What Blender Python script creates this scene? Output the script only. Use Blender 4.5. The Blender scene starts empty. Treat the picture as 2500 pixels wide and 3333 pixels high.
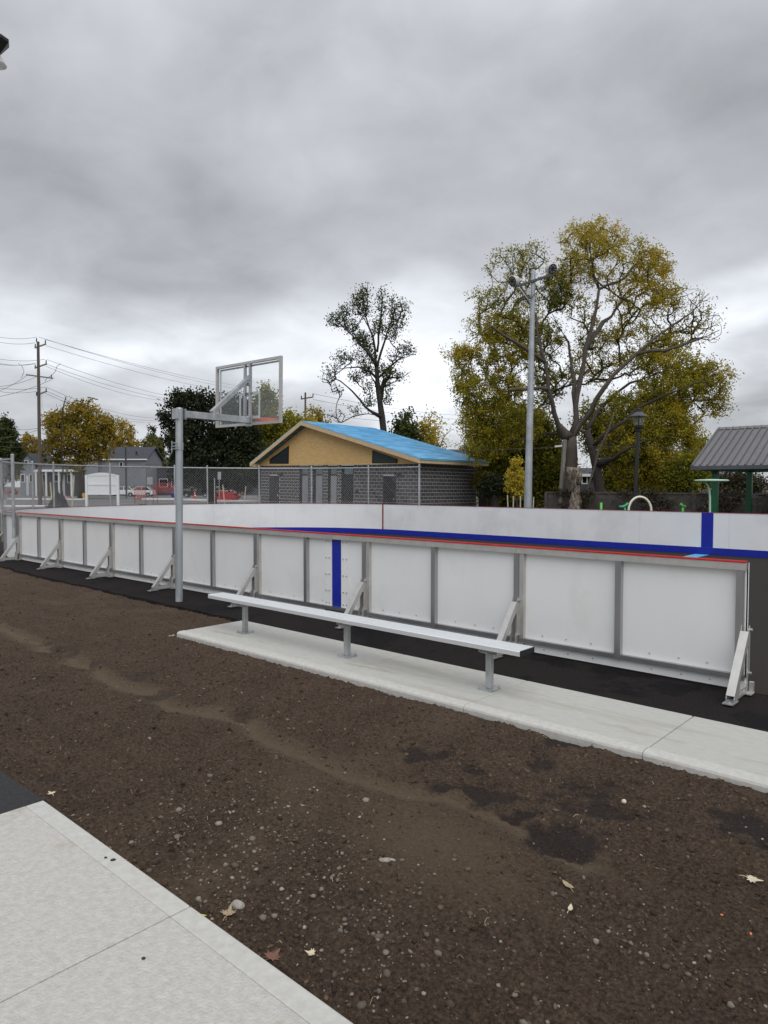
import bpy, bmesh, math, random
import numpy as np
from mathutils import Vector, Matrix, noise as mnoise

random.seed(7)
RNG = np.random.default_rng(11)
sc = bpy.context.scene
COL = sc.collection
R = math.radians

# ------------------------------------------------------------------ camera
EYE = 1.932
YAW, PITCH = R(42.2), R(2.254)
cd = bpy.data.cameras.new('camera')
cd.sensor_fit = 'HORIZONTAL'
cd.sensor_width = 36.0
cd.lens = 36.0 * 2300 / 2500
cd.clip_start = 0.05
cd.clip_end = 2000
cam = bpy.data.objects.new('camera', cd)
COL.objects.link(cam)
cam.location = (0, 0, EYE)
cam.rotation_euler = (math.pi / 2 - PITCH, 0, YAW)
sc.camera = cam

# ------------------------------------------------------------------ sky
SUN_EL, SUN_AZ = R(52), R(-35)          # azimuth from +X, counter-clockwise: high behind the camera
w = bpy.data.worlds.new('World')
sc.world = w
w.use_nodes = True
wt = w.node_tree
wt.nodes.clear()
def wn(t, **k):
    n = wt.nodes.new(t)
    for a, b in k.items():
        setattr(n, a, b)
    return n
def wl(a, b):
    wt.links.new(a, b)
def wmath(op, a, b=None, clamp=False):
    n = wn('ShaderNodeMath', operation=op, use_clamp=clamp)
    for i, v in enumerate((a, b)):
        if v is None:
            continue
        if isinstance(v, (int, float)):
            n.inputs[i].default_value = v
        else:
            wl(v, n.inputs[i])
    return n.outputs[0]
tc = wn('ShaderNodeTexCoord')
sep = wn('ShaderNodeSeparateXYZ')
wl(tc.outputs['Generated'], sep.inputs[0])
zc = wmath('MAXIMUM', sep.outputs[2], 0.0)
den = wmath('ADD', zc, 0.26)
comb = wn('ShaderNodeCombineXYZ')
wl(wmath('DIVIDE', sep.outputs[0], den), comb.inputs[0])
wl(wmath('DIVIDE', sep.outputs[1], den), comb.inputs[1])
def wnoise(scale, detail, rough, off, dist=0.0):
    mp = wn('ShaderNodeMapping')
    mp.inputs['Location'].default_value = off
    wl(comb.outputs[0], mp.inputs[0])
    n = wn('ShaderNodeTexNoise')
    n.inputs['Scale'].default_value = scale
    n.inputs['Detail'].default_value = detail
    n.inputs['Roughness'].default_value = rough
    n.inputs['Distortion'].default_value = dist
    wl(mp.outputs[0], n.inputs['Vector'])
    return n.outputs['Fac']
n_big = wnoise(0.85, 3, 0.45, (3.1, 1.7, 0))
n_mid = wnoise(1.7, 4, 0.5, (7.3, 4.4, 0), 0.25)
n_fine = wnoise(5.0, 5, 0.55, (1.3, 9.2, 0), 0.3)
# wavy height in the sky -> layers of cloud (darker deck, bright break near the horizon)
e = wmath('ADD', zc, wmath('MULTIPLY', wmath('SUBTRACT', n_big, 0.5), 0.34))
e = wmath('ADD', e, wmath('MULTIPLY', wmath('SUBTRACT', n_mid, 0.5), 0.12))
ramp = wn('ShaderNodeValToRGB')
wl(e, ramp.inputs[0])
cr = ramp.color_ramp
cr.interpolation = 'EASE'
stops = [(0.0, .43), (0.06, .45), (0.115, .56), (0.17, .76), (0.225, .63), (0.285, .40), (0.36, .355), (0.46, .43), (0.58, .52), (1.0, .66)]
while len(cr.elements) < len(stops):
    cr.elements.new(0.5)
for el, (p, v) in zip(cr.elements, stops):
    el.position = p
    el.color = (v * .962, v * .992, v * 1.045, 1)
# smaller billows
tex = wmath('ADD', wmath('MULTIPLY', wmath('SUBTRACT', n_mid, 0.5), 0.95), wmath('MULTIPLY', wmath('SUBTRACT', n_fine, 0.5), 0.55))
gain = wmath('ADD', 1.0, tex)
# the sun behind the thin cloud low ahead
gd = wn('ShaderNodeVectorMath', operation='DOT_PRODUCT')
az = YAW - R(5.0)
el_ = R(14)
gd.inputs[1].default_value = (-math.sin(az) * math.cos(el_), math.cos(az) * math.cos(el_), math.sin(el_))
wl(tc.outputs['Generated'], gd.inputs[0])
glow = wmath('POWER', wmath('MAXIMUM', gd.outputs['Value'], 0.0), 26.0)
gain = wmath('ADD', gain, wmath('MULTIPLY', glow, 0.36))
cm = wn('ShaderNodeVectorMath', operation='SCALE')
wl(ramp.outputs[0], cm.inputs[0])
wl(gain, cm.inputs['Scale'])
sky = wn('ShaderNodeTexSky', sky_type='NISHITA')
sky.sun_disc = False
sky.sun_elevation = SUN_EL
sky.sun_rotation = R(90) - SUN_AZ
sks = wn('ShaderNodeVectorMath', operation='SCALE')
sks.inputs['Scale'].default_value = 0.10
wl(sky.outputs[0], sks.inputs[0])
mix = wn('ShaderNodeMix', data_type='RGBA')
mix.inputs['Factor'].default_value = 0.94
wl(sks.outputs[0], mix.inputs['A'])
wl(cm.outputs[0], mix.inputs['B'])
bg = wn('ShaderNodeBackground')
bg.inputs['Strength'].default_value = 0.97
wl(mix.outputs['Result'], bg.inputs['Color'])
wo = wn('ShaderNodeOutputWorld')
wl(bg.outputs[0], wo.inputs[0])

# ------------------------------------------------------------------ overcast sun
sd = bpy.data.lights.new('sun', 'SUN')
sd.energy = 1.5
sd.angle = R(70)
sd.color = (1.0, 0.985, 0.96)
so = bpy.data.objects.new('sun', sd)
COL.objects.link(so)
sdir = Vector((math.cos(SUN_EL) * math.cos(SUN_AZ), math.cos(SUN_EL) * math.sin(SUN_AZ), math.sin(SUN_EL)))
so.rotation_euler = sdir.to_track_quat('Z', 'Y').to_euler()
so.location = (0, 0, 30)

# ------------------------------------------------------------------ exposure
vs = sc.view_settings
vs.view_transform = 'Standard'
vs.look = 'None'
vs.exposure = 0.32
vs.gamma = 1.0
vs.use_curve_mapping = False
sc.cycles.use_denoising = True
sc.cycles.denoiser = 'OPENIMAGEDENOISE'
sc.cycles.denoising_input_passes = 'RGB_ALBEDO_NORMAL'
sc.cycles.denoising_prefilter = 'ACCURATE'
sc.cycles.max_bounces = 6
sc.cycles.transparent_max_bounces = 24

# ------------------------------------------------------------------ site helpers (survey sight lines -> real places)
FW = np.array([-math.sin(YAW), math.cos(YAW), 0.0])
RT = np.array([math.cos(YAW), math.sin(YAW), 0.0])
_F = FW * math.cos(PITCH) - np.array([0, 0, math.sin(PITCH)])
_U = np.array([0, 0, math.cos(PITCH)]) + FW * math.sin(PITCH)
EYEP = np.array([0, 0, EYE])
def ray(x, y):
    return _F + RT * (x - 1250) / 2300 + _U * (1666.5 - y) / 2300
def at(x, y, d):
    r = ray(x, y)
    return EYEP + r * (d / (r @ FW))
def onY(x, y, Y):
    r = ray(x, y)
    return EYEP + r * (Y / r[1])
def gnd(x, y, z=0.0):
    r = ray(x, y)
    return EYEP + r * ((z - EYE) / r[2])

# ------------------------------------------------------------------ materials
MATS = {}
def mk(name, c1, c2=None, scale=5.0, detail=5.0, rough=0.6, metal=0.0, bump=0.0, bscale=None, stretch=(1, 1, 1), c3=None, s3=1.0, t3=(0.5, 0.65), rough2=None, spec=0.5, sub=None, attr=None, world=False, emit=None):
    m = bpy.data.materials.new(name)
    m.use_nodes = True
    nt = m.node_tree
    b = nt.nodes['Principled BSDF']
    L = nt.links.new
    b.inputs['Roughness'].default_value = rough
    b.inputs['Metallic'].default_value = metal
    b.inputs['Specular IOR Level'].default_value = spec
    c = lambda v: (v[0], v[1], v[2], 1)
    b.inputs['Base Color'].default_value = c(c1)
    if c2 is not None or bump:
        t = nt.nodes.new('ShaderNodeTexCoord')
        mp = nt.nodes.new('ShaderNodeMapping')
        mp.inputs['Scale'].default_value = stretch
        if world:
            g = nt.nodes.new('ShaderNodeNewGeometry')
            L(g.outputs['Position'], mp.inputs[0])
        else:
            L(t.outputs['Object'], mp.inputs[0])
    if c2 is not None:
        n = nt.nodes.new('ShaderNodeTexNoise')
        n.inputs['Scale'].default_value = scale
        n.inputs['Detail'].default_value = detail
        n.inputs['Roughness'].default_value = 0.6
        L(mp.outputs[0], n.inputs['Vector'])
        cr = nt.nodes.new('ShaderNodeValToRGB')
        cr.color_ramp.elements[0].position = 0.32
        cr.color_ramp.elements[1].position = 0.68
        cr.color_ramp.elements[0].color = c(c1)
        cr.color_ramp.elements[1].color = c(c2)
        L(n.outputs['Fac'], cr.inputs[0])
        out = cr.outputs[0]
        if c3 is not None:
            n3 = nt.nodes.new('ShaderNodeTexNoise')
            n3.inputs['Scale'].default_value = s3
            n3.inputs['Detail'].default_value = 4
            n3.inputs['Roughness'].default_value = 0.65
            L(mp.outputs[0], n3.inputs['Vector'])
            mr = nt.nodes.new('ShaderNodeMapRange')
            mr.inputs['From Min'].default_value = t3[0]
            mr.inputs['From Max'].default_value = t3[1]
            L(n3.outputs['Fac'], mr.inputs['Value'])
            mx = nt.nodes.new('ShaderNodeMix')
            mx.data_type = 'RGBA'
            L(mr.outputs[0], mx.inputs['Factor'])
            L(out, mx.inputs['A'])
            mx.inputs['B'].default_value = c(c3)
            out = mx.outputs['Result']
            if rough2 is not None:
                mr2 = nt.nodes.new('ShaderNodeMapRange')
                mr2.inputs['To Min'].default_value = rough
                mr2.inputs['To Max'].default_value = rough2
                L(mr.outputs[0], mr2.inputs['Value'])
                L(mr2.outputs[0], b.inputs['Roughness'])
        L(out, b.inputs['Base Color'])
    if bump:
        n2 = nt.nodes.new('ShaderNodeTexNoise')
        n2.inputs['Scale'].default_value = bscale or scale * 4
        n2.inputs['Detail'].default_value = 6
        L(mp.outputs[0], n2.inputs['Vector'])
        bp = nt.nodes.new('ShaderNodeBump')
        bp.inputs['Strength'].default_value = bump
        bp.inputs['Distance'].default_value = 0.02
        L(n2.outputs['Fac'], bp.inputs['Height'])
        L(bp.outputs[0], b.inputs['Normal'])
    MATS[name] = m
    return m

mk('board_white', (.79, .80, .82), (.83, .84, .86), 1.3, 4, .38, c3=(.69, .70, .71), s3=.7, t3=(.52, .75))
mk('board_back', (.77, .77, .77), (.82, .82, .815), 1.1, 5, .5, c3=(.71, .71, .69), s3=1.6, t3=(.55, .80), stretch=(1, 1, .7))
mk('board_blue', (.004, .014, .30), (.006, .02, .36), 3, 3, .4)
mk('cap_red', (.34, .008, .010), (.42, .02, .02), 8, 3, .55, spec=.2)
mk('cap_dark', (.26, .010, .012), (.32, .02, .02), 8, 3, .4)
mk('stripe_red', (.22, .006, .01), (.26, .01, .015), 6, 3, .4)
mk('aluminium', (.40, .40, .41), (.50, .50, .51), 6, 5, .34, .95, .05, 60, (1, 1, .15))
mk('aluminium_dull', (.52, .51, .49), (.62, .61, .58), 9, 5, .45, .75, .05, 50)
mk('aluminium_bench', (.78, .80, .81), (.86, .88, .89), 3, 4, .40, .5, .04, 30, (.2, 4, 4))
mk('galvanised', (.36, .38, .39), (.54, .56, .57), 9, 6, .42, .75, .08, 26, (1, 1, .6), c3=(.62, .65, .67), s3=3, t3=(.55, .7))
mk('galvanised_pole', (.30, .33, .36), (.43, .46, .49), 3, 6, .55, .45, .05, 10, (1, 1, .6), c3=(.50, .53, .55), s3=1.3, t3=(.5, .65))
mk('wire_zinc', (.40, .41, .42), (.50, .51, .52), 6, 3, .45, .6)
mk('concrete', (.44, .425, .392), (.545, .53, .495), 26, 9, .88, 0, .5, 70, (1, 1, 1), c3=(.36, .315, .245), s3=2.3, t3=(.57, .74), world=True)
mk('concrete_broom', (.44, .435, .402), (.535, .53, .495), 9, 9, .86, 0, .45, 60, (.8, 6, 1), c3=(.40, .375, .32), s3=.4, t3=(.56, .72), world=True)
mk('concrete_edge', (.45, .44, .408), (.54, .53, .495), 20, 9, .85, 0, .2, 30, world=True)
def pad_streak():
    m = MATS['concrete_broom']
    nt = m.node_tree
    b = nt.nodes['Principled BSDF']
    src = b.inputs['Base Color'].links[0].from_socket
    L = nt.links.new
    g_ = nt.nodes.new('ShaderNodeNewGeometry')
    sp_ = nt.nodes.new('ShaderNodeSeparateXYZ')
    L(g_.outputs['Position'], sp_.inputs[0])
    def nz(sc_, det):
        n = nt.nodes.new('ShaderNodeTexNoise')
        n.inputs['Scale'].default_value = sc_
        n.inputs['Detail'].default_value = det
        L(g_.outputs['Position'], n.inputs['Vector'])
        return n.outputs['Fac']
    def mt(op, a, c):
        n = nt.nodes.new('ShaderNodeMath')
        n.operation = op
        for i, v in enumerate((a, c)):
            if isinstance(v, (int, float)):
                n.inputs[i].default_value = v
            else:
                L(v, n.inputs[i])
        return n.outputs[0]
    y = mt('ADD', sp_.outputs[1], mt('MULTIPLY', mt('SUBTRACT', nz(2.5, 4), .5), .22))
    d = mt('ABSOLUTE', mt('SUBTRACT', y, 5.36), 0)
    mr = nt.nodes.new('ShaderNodeMapRange')
    mr.inputs['From Min'].default_value = .055
    mr.inputs['From Max'].default_value = .0
    L(d, mr.inputs['Value'])
    mr9 = nt.nodes.new('ShaderNodeMapRange')
    mr9.inputs['From Min'].default_value = .46
    mr9.inputs['From Max'].default_value = .62
    L(nz(1.1, 3), mr9.inputs['Value'])
    f = mt('MULTIPLY', mr.outputs[0], mt('MULTIPLY', mt('MULTIPLY', nz(34, 6), 1.0), mr9.outputs[0]))
    mx = nt.nodes.new('ShaderNodeMix')
    mx.data_type = 'RGBA'
    L(f, mx.inputs['Factor'])
    L(src, mx.inputs['A'])
    mx.inputs['B'].default_value = (.30, .25, .16, 1)
    L(mx.outputs['Result'], b.inputs['Base Color'])
pad_streak()
mk('asphalt', (.012, .010, .010), (.026, .022, .021), 60, 6, .95, 0, .7, 110, c3=(.006, .005, .006), s3=.9, t3=(.52, .57), rough2=.7, world=True, spec=.1)
mk('asphalt_rink', (.028, .024, .023), (.042, .036, .034), 40, 5, .95, 0, .35, 90, c3=(.034, .030, .029), s3=.3, world=True, spec=.1)
mk('asphalt_black', (.012, .012, .014), (.026, .026, .028), 45, 6, .75, 0, 1.0, 70, world=True)
mk('road', (.115, .115, .118), (.15, .15, .15), 2, 5, .9, 0, .2, 30, world=True)
mk('field', (.085, .075, .055), (.12, .10, .075), 1.2, 7, .95, 0, .5, 8, c3=(.07, .085, .035), s3=.12, t3=(.5, .58), world=True)
mk('lawn', (.10, .085, .03), (.16, .12, .045), 1.5, 6, .95, world=True)
mk('paint_blue', (.06, .36, .62), (.09, .42, .68), 12, 4, .7)
mk('kerb_white', (.66, .66, .64), (.74, .74, .72), 3, 5, .8)
mk('block', (.050, .047, .050), (.082, .077, .080), 9, 5, .9, 0, .5, 30)
mk('block2', (.062, .058, .060), (.090, .085, .086), 9, 5, .9, 0, .5, 30)
mk('block3', (.042, .040, .044), (.066, .063, .066), 9, 5, .9, 0, .5, 30)
mk('mortar', (.46, .45, .46), (.56, .55, .55), 8, 4, .9)
mk('plywood', (.55, .35, .145), (.68, .45, .20), 2.2, 6, .75, 0, .05, 20, (1.2, 1.2, 5), c3=(.36, .21, .08), s3=3, t3=(.60, .72))
mk('timber', (.52, .38, .22), (.64, .48, .29), 3, 6, .75, 0, .06, 20, (3, 3, 1), c3=(.38, .24, .11), s3=5, t3=(.68, .75))
mk('soffit', (.30, .20, .12), (.36, .25, .15), 4, 4, .8)
mk('roof_blue', (.17, .46, .73), (.21, .52, .79), 1.4, 5, .55)
mk('roof_blue2', (.11, .37, .62), (.15, .43, .68), 1.4, 5, .55)
mk('dark_frame', (.006, .007, .008), (.010, .011, .012), 5, 2, .5, spec=.2)
mk('door_dark', (.012, .011, .016), (.018, .017, .022), 2, 3, .5)
mk('door_grey', (.20, .20, .22), (.24, .24, .26), 1.2, 3, .5)
mk('glass_dark', (.008, .013, .015), (.013, .020, .024), .8, 2, .12, spec=.12)
mk('glass_teal', (.018, .034, .036), (.028, .050, .052), .7, 2, .12, spec=.15)
mk('glass_green', (.09, .12, .12), (.12, .15, .15), 1.2, 3, .12)
mk('black_metal', (.010, .010, .012), (.016, .016, .019), 4, 3, .38)
mk('slate_metal', (.060, .062, .075), (.085, .087, .10), 4, 3, .4)
mk('lamp_shell', (.50, .49, .46), (.58, .57, .54), 6, 4, .5)
mk('lamp_face', (.02, .02, .022), (.035, .035, .038), 14, 3, .25)
mk('led_lens', (.16, .16, .17), (.24, .24, .25), 9, 2, .2)
mk('metal_roof', (.165, .160, .170), (.195, .19, .20), 1.6, 4, .42, .35)
mk('post_green', (.004, .085, .030), (.006, .105, .038), 3, 3, .4)
mk('play_mint', (.40, .62, .47), (.46, .68, .53), 3, 3, .35)
mk('play_cream', (.70, .67, .55), (.76, .73, .60), 3, 3, .35)
mk('play_lime', (.06, .42, .06), (.08, .48, .08), 3, 3, .35)
mk('play_teal', (.02, .26, .12), (.03, .31, .15), 3, 3, .35)
mk('rim_orange', (.62, .085, .025), (.72, .12, .04), 6, 3, .4)
mk('glass_mark', (.66, .68, .69), (.74, .76, .77), 3, 3, .35)
mk('bark', (.055, .044, .037), (.105, .085, .072), 5, 7, .95, 0, .9, 12, (4, 4, 1), c3=(.10, .085, .068), s3=1.2)
mk('bark_dark', (.022, .018, .016), (.045, .037, .032), 5, 6, .95, 0, .8, 12, (4, 4, 1))
mk('wood_grey', (.13, .12, .105), (.22, .205, .18), 3, 6, .9, 0, .4, 14, (6, 6, 1))
mk('wood_pole', (.085, .066, .055), (.125, .10, .085), 3, 6, .9, 0, .4, 14, (6, 6, .6))
mk('wood_yellow', (.52, .42, .17), (.62, .52, .24), 3, 5, .8, 0, .1, 20, (6, 6, 1))
mk('wood_pale', (.44, .38, .28), (.56, .49, .37), 3, 5, .8, 0, .1, 20, (6, 6, 1))
mk('stump_wood', (.11, .085, .065), (.30, .25, .20), 5, 7, .9, 0, 1.0, 10, (2, 2, 1), c3=(.05, .04, .03), s3=3, t3=(.48, .6))
mk('car_white', (.70, .70, .70), (.74, .74, .74), 2, 2, .25)
mk('car_dark', (.014, .012, .018), (.02, .018, .024), 2, 2, .2)
mk('car_red', (.20, .02, .02), (.24, .03, .03), 2, 2, .3)
mk('car_glass', (.012, .013, .016), (.02, .021, .025), 2, 2, .08)
mk('tyre', (.012, .012, .012), (.02, .02, .02), 6, 3, .85)
mk('wheel_grey', (.30, .30, .31), (.38, .38, .39), 6, 3, .4, .5)
mk('siding', (.17, .18, .20), (.21, .22, .24), 1.5, 4, .7)
mk('siding_white', (.44, .44, .43), (.50, .50, .49), 1.5, 4, .7)
mk('siding_dark', (.045, .045, .055), (.062, .062, .072), 1.2, 4, .8)
mk('shingle_dark', (.040, .043, .055), (.060, .064, .078), 3, 6, .9, 0, .3, 14)
mk('house_trim', (.62, .62, .62), (.70, .70, .70), 3, 3, .6)
mk('red_paint', (.36, .012, .02), (.44, .02, .03), 2, 4, .5)
mk('cone_orange', (.68, .09, .05), (.76, .13, .07), 4, 3, .5)
mk('net_red', (.44, .035, .03), (.52, .05, .04), 3, 3, .6)
mk('tarp_black', (.008, .008, .010), (.018, .018, .020), 3, 4, .6, 0, .4, 6)
mk('sign_white', (.70, .72, .74), (.76, .78, .80), 2, 3, .45)
mk('sign_grey', (.30, .31, .31), (.37, .38, .38), 3, 4, .5, .3)
mk('sign_cream', (.66, .60, .52), (.72, .66, .58), 3, 3, .6)
mk('ink_brown', (.16, .07, .035), (.19, .09, .045), 3, 2, .6)
mk('bin_blue', (.05, .04, .36), (.06, .05, .42), 3, 2, .4)
mk('hydrant_yellow', (.62, .34, .02), (.70, .40, .04), 3, 2, .45)
mk('wall_old', (.060, .052, .047), (.105, .094, .086), 1.6, 7, .95, 0, .5, 9, c3=(.035, .03, .026), s3=.8)
mk('stone', (.24, .215, .185), (.40, .37, .335), 20, 4, .85, 0, .3, 60)
mk('leaf_pale', (.56, .47, .33), (.66, .57, .43), 9, 4, .8)
mk('leaf_brown', (.15, .07, .05), (.22, .11, .075), 9, 4, .85, 0, .5, 20)
mk('leaf_tan', (.30, .23, .14), (.40, .32, .20), 9, 4, .85, 0, .5, 20)
mk('leaf_yellow', (.55, .48, .04), (.62, .55, .08), 9, 4, .7)
mk('bright_orange', (.70, .20, .06), (.78, .28, .10), 9, 3, .6)

def glass_mat(name, tint=(.9, .95, .95), alpha=.12, rough=.03):
    m = bpy.data.materials.new(name)
    m.use_nodes = True
    nt = m.node_tree
    b = nt.nodes['Principled BSDF']
    b.inputs['Base Color'].default_value = (*tint, 1)
    b.inputs['Roughness'].default_value = rough
    tr = nt.nodes.new('ShaderNodeBsdfTransparent')
    tr.inputs[0].default_value = (.97, .98, .98, 1)
    n = nt.nodes.new('ShaderNodeTexNoise')
    n.inputs['Scale'].default_value = 2.5
    mr = nt.nodes.new('ShaderNodeMapRange')
    mr.inputs['To Min'].default_value = alpha * .6
    mr.inputs['To Max'].default_value = alpha * 1.4
    nt.links.new(n.outputs['Fac'], mr.inputs['Value'])
    mx = nt.nodes.new('ShaderNodeMixShader')
    nt.links.new(mr.outputs[0], mx.inputs[0])
    nt.links.new(tr.outputs[0], mx.inputs[1])
    nt.links.new(b.outputs[0], mx.inputs[2])
    nt.links.new(mx.outputs[0], nt.nodes['Material Output'].inputs['Surface'])
    MATS[name] = m
glass_mat('clear_panel', (.55, .58, .60), .13, .05)
glass_mat('frosted_glass', (.62, .60, .56), .55, .3)

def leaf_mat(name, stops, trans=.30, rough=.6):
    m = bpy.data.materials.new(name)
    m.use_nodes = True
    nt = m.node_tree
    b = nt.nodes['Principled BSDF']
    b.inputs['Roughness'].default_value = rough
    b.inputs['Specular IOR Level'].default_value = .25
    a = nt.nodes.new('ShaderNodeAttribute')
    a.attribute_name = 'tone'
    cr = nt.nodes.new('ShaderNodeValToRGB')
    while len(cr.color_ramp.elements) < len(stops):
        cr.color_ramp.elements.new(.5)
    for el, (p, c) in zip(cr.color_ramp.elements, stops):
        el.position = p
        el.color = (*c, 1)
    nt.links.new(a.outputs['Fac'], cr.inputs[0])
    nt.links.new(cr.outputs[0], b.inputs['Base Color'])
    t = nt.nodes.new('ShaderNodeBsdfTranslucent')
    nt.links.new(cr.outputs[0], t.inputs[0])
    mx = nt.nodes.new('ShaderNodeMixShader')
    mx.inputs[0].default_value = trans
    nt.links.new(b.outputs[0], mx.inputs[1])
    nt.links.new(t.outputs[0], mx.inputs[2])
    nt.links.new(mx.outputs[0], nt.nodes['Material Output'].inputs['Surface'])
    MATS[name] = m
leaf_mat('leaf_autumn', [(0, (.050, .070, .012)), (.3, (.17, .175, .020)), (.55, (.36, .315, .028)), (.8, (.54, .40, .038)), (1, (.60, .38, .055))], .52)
leaf_mat('leaf_dark', [(0, (.008, .013, .006)), (.5, (.018, .026, .010)), (.8, (.035, .042, .014)), (1, (.09, .085, .025))], .2)
leaf_mat('leaf_gold', [(0, (.10, .10, .018)), (.4, (.28, .215, .028)), (.75, (.46, .31, .036)), (1, (.56, .40, .08))], .45)
leaf_mat('leaf_lemon', [(0, (.26, .20, .02)), (.5, (.46, .36, .03)), (1, (.62, .50, .06))])
leaf_mat('leaf_green', [(0, (.032, .048, .012)), (.5, (.080, .10, .024)), (.85, (.13, .14, .028)), (1, (.23, .17, .05))])
leaf_mat('leaf_vine', [(0, (.020, .018, .012)), (.4, (.030, .035, .014)), (.75, (.060, .050, .028)), (1, (.12, .07, .04))], .15)
leaf_mat('pebble', [(0, (.07, .055, .043)), (.5, (.15, .125, .10)), (.85, (.25, .22, .185)), (1, (.40, .37, .33))], 0.0, .85)
leaf_mat('litter', [(0, (.05, .03, .02)), (.6, (.16, .10, .06)), (1, (.34, .26, .17))], .1, .85)
leaf_mat('clod', [(0, (.028, .018, .012)), (.6, (.066, .044, .030)), (1, (.12, .085, .060))], 0.0, .95)

# ------------------------------------------------------------------ mesh helpers
class MB:
    def __init__(s):
        s.v = []
        s.f = []
    def add(s, vs, fs):
        o = len(s.v)
        s.v.extend([tuple(float(c) for c in p) for p in vs])
        s.f.extend([tuple(i + o for i in f) for f in fs])
        return s
    def box(s, x0, x1, y0, y1, z0, z1):
        return s.add([(x0, y0, z0), (x1, y0, z0), (x1, y1, z0), (x0, y1, z0), (x0, y0, z1), (x1, y0, z1), (x1, y1, z1), (x0, y1, z1)],
                     [(3, 2, 1, 0), (4, 5, 6, 7), (0, 1, 5, 4), (1, 2, 6, 5), (2, 3, 7, 6), (3, 0, 4, 7)])
    def hexa(s, a, b):                    # two quads (4 points each) joined to a solid
        return s.add(list(a) + list(b), [(3, 2, 1, 0), (4, 5, 6, 7), (0, 1, 5, 4), (1, 2, 6, 5), (2, 3, 7, 6), (3, 0, 4, 7)])
    def bar(s, p, q, wd, ht, up=(0, 0, 1)):
        p, q = Vector(p), Vector(q)
        d = (q - p).normalized()
        side = d.cross(Vector(up))
        if side.length < 1e-4:
            side = d.cross(Vector((1, 0, 0)))
        side.normalize()
        u = side.cross(d)
        a = [p + side * sx * wd / 2 + u * sy * ht / 2 for sx, sy in ((-1, -1), (1, -1), (1, 1), (-1, 1))]
        return s.hexa(a, [v + (q - p) for v in a])
    def tube(s, path, r, n=8, cap=True):
        path = [Vector(p) for p in path]
        rs = r if isinstance(r, (list, tuple)) else [r] * len(path)
        o = len(s.v)
        prev = None
        for i, p in enumerate(path):
            d = (path[min(i + 1, len(path) - 1)] - path[max(i - 1, 0)])
            d.normalize()
            if prev is None:
                a = d.orthogonal().normalized()
            else:
                a = (prev - d * prev.dot(d)).normalized()
            prev = a
            b = d.cross(a)
            for k in range(n):
                t = 2 * math.pi * k / n
                s.v.append(tuple(p + (a * math.cos(t) + b * math.sin(t)) * rs[i]))
        for i in range(len(path) - 1):
            for k in range(n):
                k2 = (k + 1) % n
                s.f.append((o + i * n + k, o + i * n + k2, o + (i + 1) * n + k2, o + (i + 1) * n + k))
        if cap:
            s.f.append(tuple(o + k for k in reversed(range(n))))
            e_ = o + (len(path) - 1) * n
            s.f.append(tuple(e_ + k for k in range(n)))
        return s
    def lathe(s, prof, n=16, c=(0, 0, 0)):
        o = len(s.v)
        for r, z in prof:
            for k in range(n):
                t = 2 * math.pi * k / n
                s.v.append((c[0] + r * math.cos(t), c[1] + r * math.sin(t), c[2] + z))
        for i in range(len(prof) - 1):
            for k in range(n):
                k2 = (k + 1) % n
                s.f.append((o + i * n + k, o + i * n + k2, o + (i + 1) * n + k2, o + (i + 1) * n + k))
        s.f.append(tuple(o + k for k in reversed(range(n))))
        e_ = o + (len(prof) - 1) * n
        s.f.append(tuple(e_ + k for k in range(n)))
        return s
    def prism(s, poly, axis, a, b):       # poly in the two other axes
        def P(u, v, t):
            return {'x': (t, u, v), 'y': (u, t, v), 'z': (u, v, t)}[axis]
        n = len(poly)
        return s.add([P(u, v, a) for u, v in poly] + [P(u, v, b) for u, v in poly],
                     [tuple(reversed(range(n))), tuple(range(n, 2 * n))] + [(i, (i + 1) % n, n + (i + 1) % n, n + i) for i in range(n)])
    def build(s, name, mat, parent=None, smooth=False, bevel=0, fix=True):
        me = bpy.data.meshes.new(name)
        me.from_pydata(s.v, [], s.f)
        if fix:
            bm = bmesh.new()
            bm.from_mesh(me)
            bmesh.ops.recalc_face_normals(bm, faces=bm.faces)
            bm.to_mesh(me)
            bm.free()
        me.materials.append(MATS[mat])
        if smooth:
            me.polygons.foreach_set('use_smooth', [True] * len(me.polygons))
        o = bpy.data.objects.new(name, me)
        COL.objects.link(o)
        o.parent = parent
        if bevel:
            md = o.modifiers.new('bevel', 'BEVEL')
            md.width = bevel
            md.segments = 2
            md.limit_method = 'ANGLE'
        return o

def empty(name, loc=(0, 0, 0), rot=(0, 0, 0)):
    o = bpy.data.objects.new(name, None)
    COL.objects.link(o)
    o.location = loc
    o.rotation_euler = rot
    o.empty_display_size = .2
    return o
def tag(o, label, cat, group=None):
    o['label'] = label
    o['category'] = cat
    if group:
        o['group'] = group
    return o
def struct(o):
    o['kind'] = 'structure'
    return o
def stuff(o):
    o['kind'] = 'stuff'
    return o
def share(name, me, parent, loc=(0, 0, 0), rot=(0, 0, 0), scale=(1, 1, 1)):
    o = bpy.data.objects.new(name, me)
    COL.objects.link(o)
    o.parent = parent
    o.location = loc
    o.rotation_euler = rot
    o.scale = scale
    return o
def lean(o, a):                           # a slight lean of an upright thing towards the right of the view
    ax = Vector(FW)
    o.rotation_mode = 'QUATERNION'
    o.rotation_quaternion = Matrix.Rotation(a, 4, ax).to_quaternion() @ o.rotation_euler.to_quaternion()
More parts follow.
